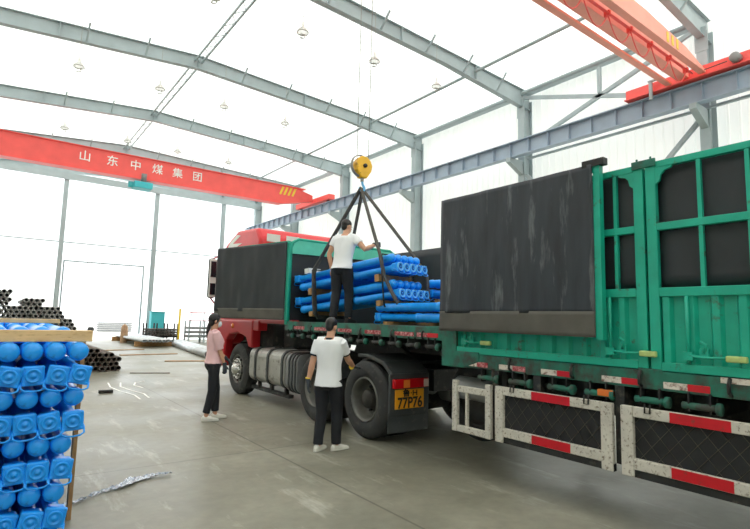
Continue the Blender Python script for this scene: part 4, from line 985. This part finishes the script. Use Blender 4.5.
# outside, beyond the doorway
o1=thing('pipe_stack_outside','dark grey stack of long tubes standing outside beyond the gable doorway','pipe stack',(8.5,50,0))
for k in range(5):
    MB().box(7.4,10.2,50,50.6,.02+.17*k,.15+.17*k).build('tube_layer',M['pipeg'],o1,bevel=.05)
t2=thing('flatbed_cart','low red and white cart outside beyond the doorway','cart',(5.9,48,0))
MB().box(5.0,7.0,47.6,48.6,.45,.62).build('cart_bed',M['white'],t2); MB().box(4.95,5.3,47.55,48.65,.3,.62).build('red_end',M['cab'],t2)
for x in (5.3,6.6): MB().lathe((x,47.7,.26),(0,1,0),[(0,0),(0,.24),(.15,.24),(.15,0)],16).build('cart_wheel',M['chassis'],t2)
# racks by the gable wall
rk=thing('storage_rack','dark steel stillage rack with short bars, left of the yellow post','rack',(8.4,32.6,0))
for x in (7.3,7.9,8.5,9.1):
    for y in (32.2,32.9): MB().box(x,x+.07,y,y+.07,0,1.1).build('rack_post',M['chassis'],rk)
MB().box(7.3,9.2,32.2,32.26,.25,.32).box(7.3,9.2,32.9,32.96,.25,.32).box(7.3,9.2,32.2,32.97,.32,.34).build('rack_beam',M['chassis'],rk)
for i in range(3):
    for k in range(11): MB().lathe((7.42+.155*k,32.0,.42+.15*i),(0,1,0),[(0,.05),(0,.065),(1.1,.065)],10).build('bar_end',M['pipe'],rk)
r2=thing('storage_rack','pale steel stillage with long bars, right of the yellow post','rack',(10.5,31,0))
for x in (9.4,10.3,11.2,12.0):
    for y in (30.9,31.7): MB().box(x,x+.08,y,y+.08,0,1.3).build('rack_post',M['steel'],r2)
for z in (.3,.55,.8): MB().box(9.4,12.1,30.9,31.78,z,z+.14).build('bar_layer',M['pipeg'],r2,bevel=.03)
fe=thing('handrail_frame','thin pale steel handrail frame leaning by the right end of the gable','frame',(11.5,32.6,0))
for x in (9.9,10.7,11.5,12.3,13.1): MB().bar((x,32.6,0),(x+.15,32.6,1.85),.04,.04).build('frame_post',M['steel'],fe)
MB().bar((9.9,32.6,1.8),(13.3,32.6,1.8),.05,.05).bar((9.9,32.6,1.3),(13.3,32.6,1.3),.04,.04).build('frame_rail',M['cab'],fe)
tag(MB().box(7.95,8.75,33.8,34.3,.0,1.75).box(7.9,8.8,33.75,34.35,1.75,1.8).build('tool_cabinet',M['cyan'],bevel=.02),'turquoise cabinet against the gable wall behind the dark rack','cabinet')
tag(MB().box(9.0,9.1,31.6,31.7,0,2.0).box(8.92,9.18,31.52,31.78,0,.03).build('marker_post',M['craneyellow']),'thin yellow post between the two racks','post')
tag(MB().lathe((6.05,31.6,0),(0,0,1),[(0,.18),(.5,.2),(.9,.16),(1.0,.08),(1.05,0)],16).build('gas_drum',M['brown']),'small brownish drum standing at the right edge of the doorway','drum')
for k,(pts,l) in enumerate((([(2.30,13.4),(2.22,12.6),(2.28,11.9),(2.42,11.2),(2.40,10.6)],'left'),([(2.55,13.3),(2.42,12.6),(2.50,11.9),(2.62,11.3),(2.58,10.7)],'middle'),([(3.1,13.4),(2.85,13.2),(2.72,12.7),(2.8,12.2)],'right'))):
    b=MB()
    for p,q in zip(pts,pts[1:]): b.bar((p[0],p[1],.003),(q[0],q[1],.003),.035,.004)
    tag(b.build('chalk_mark',M['text']),'curved white chalk line on the floor near the low pipe heap, %s one'%l,'mark','chalk marks on the floor')
# film strip on the floor
b=MB(); ctr=[(.50,5.05),(.72,5.12),(.92,5.28),(1.1,5.36),(1.25,5.5),(1.42,5.55),(1.6,5.52)]; wd=[.006,.014,.012,.035,.045,.028,.006]; pr_=None
n=48
for i in range(n+1):
    t=i/n*(len(ctr)-1); a=min(int(t),len(ctr)-2); f=t-a
    x=ctr[a][0]*(1-f)+ctr[a+1][0]*f; y=ctr[a][1]*(1-f)+ctr[a+1][1]*f; w=wd[a]*(1-f)+wd[a+1]*f
    row=[]
    for j in range(-2,3):
        row.append(b.bm.verts.new((x-j*w*.35+random.uniform(-.008,.008),y+j*w*.7+random.uniform(-.01,.01),.012+random.uniform(0,.022))))
    if pr_:
        for q in range(4): b.bm.faces.new((pr_[q],row[q],row[q+1],pr_[q+1]))
    pr_=row
o=b.build('plastic_film',M['foil']); sm=o.modifiers.new('s','SOLIDIFY'); sm.thickness=.003
tag(o,'crumpled strip of silvery plastic film lying on the concrete floor at lower left','film')
# ------------------------------------------------------------------ light, camera
w=bpy.data.worlds.new('sky'); S.world=w; w.use_nodes=True; bg=w.node_tree.nodes['Background']; bg.inputs[0].default_value=(.93,.97,1,1); bg.inputs[1].default_value=5.0
su=bpy.data.lights.new('sun','SUN'); su.energy=7; su.angle=.09; so=bpy.data.objects.new('sun',su); COL.objects.link(so); so.rotation_euler=(math.radians(-32),math.radians(-8),0)
cam=bpy.data.cameras.new('camera'); co=bpy.data.objects.new('camera',cam); COL.objects.link(co); S.camera=co
cam.sensor_width=36; cam.sensor_fit='HORIZONTAL'; cam.lens=507/750*36; cam.clip_end=300; cam.clip_start=.05
pt,yw,rl_=.1089,.6417,.0251
fw=V(math.sin(yw)*math.cos(pt),math.cos(yw)*math.cos(pt),math.sin(pt)); r0=V(math.cos(yw),-math.sin(yw),0); u0=r0.cross(fw)
rr=r0*math.cos(rl_)+u0*math.sin(rl_); u2=-r0*math.sin(rl_)+u0*math.cos(rl_)
mw=Matrix(((rr.x,u2.x,-fw.x,0),(rr.y,u2.y,-fw.y,0),(rr.z,u2.z,-fw.z,1.62),(0,0,0,1))); co.matrix_world=mw
S.view_settings.view_transform='Standard'; S.view_settings.look='None'; S.view_settings.gamma=1; S.view_settings.use_curve_mapping=False; S.view_settings.exposure=-1.08
S.cycles.max_bounces=10; S.cycles.diffuse_bounces=6
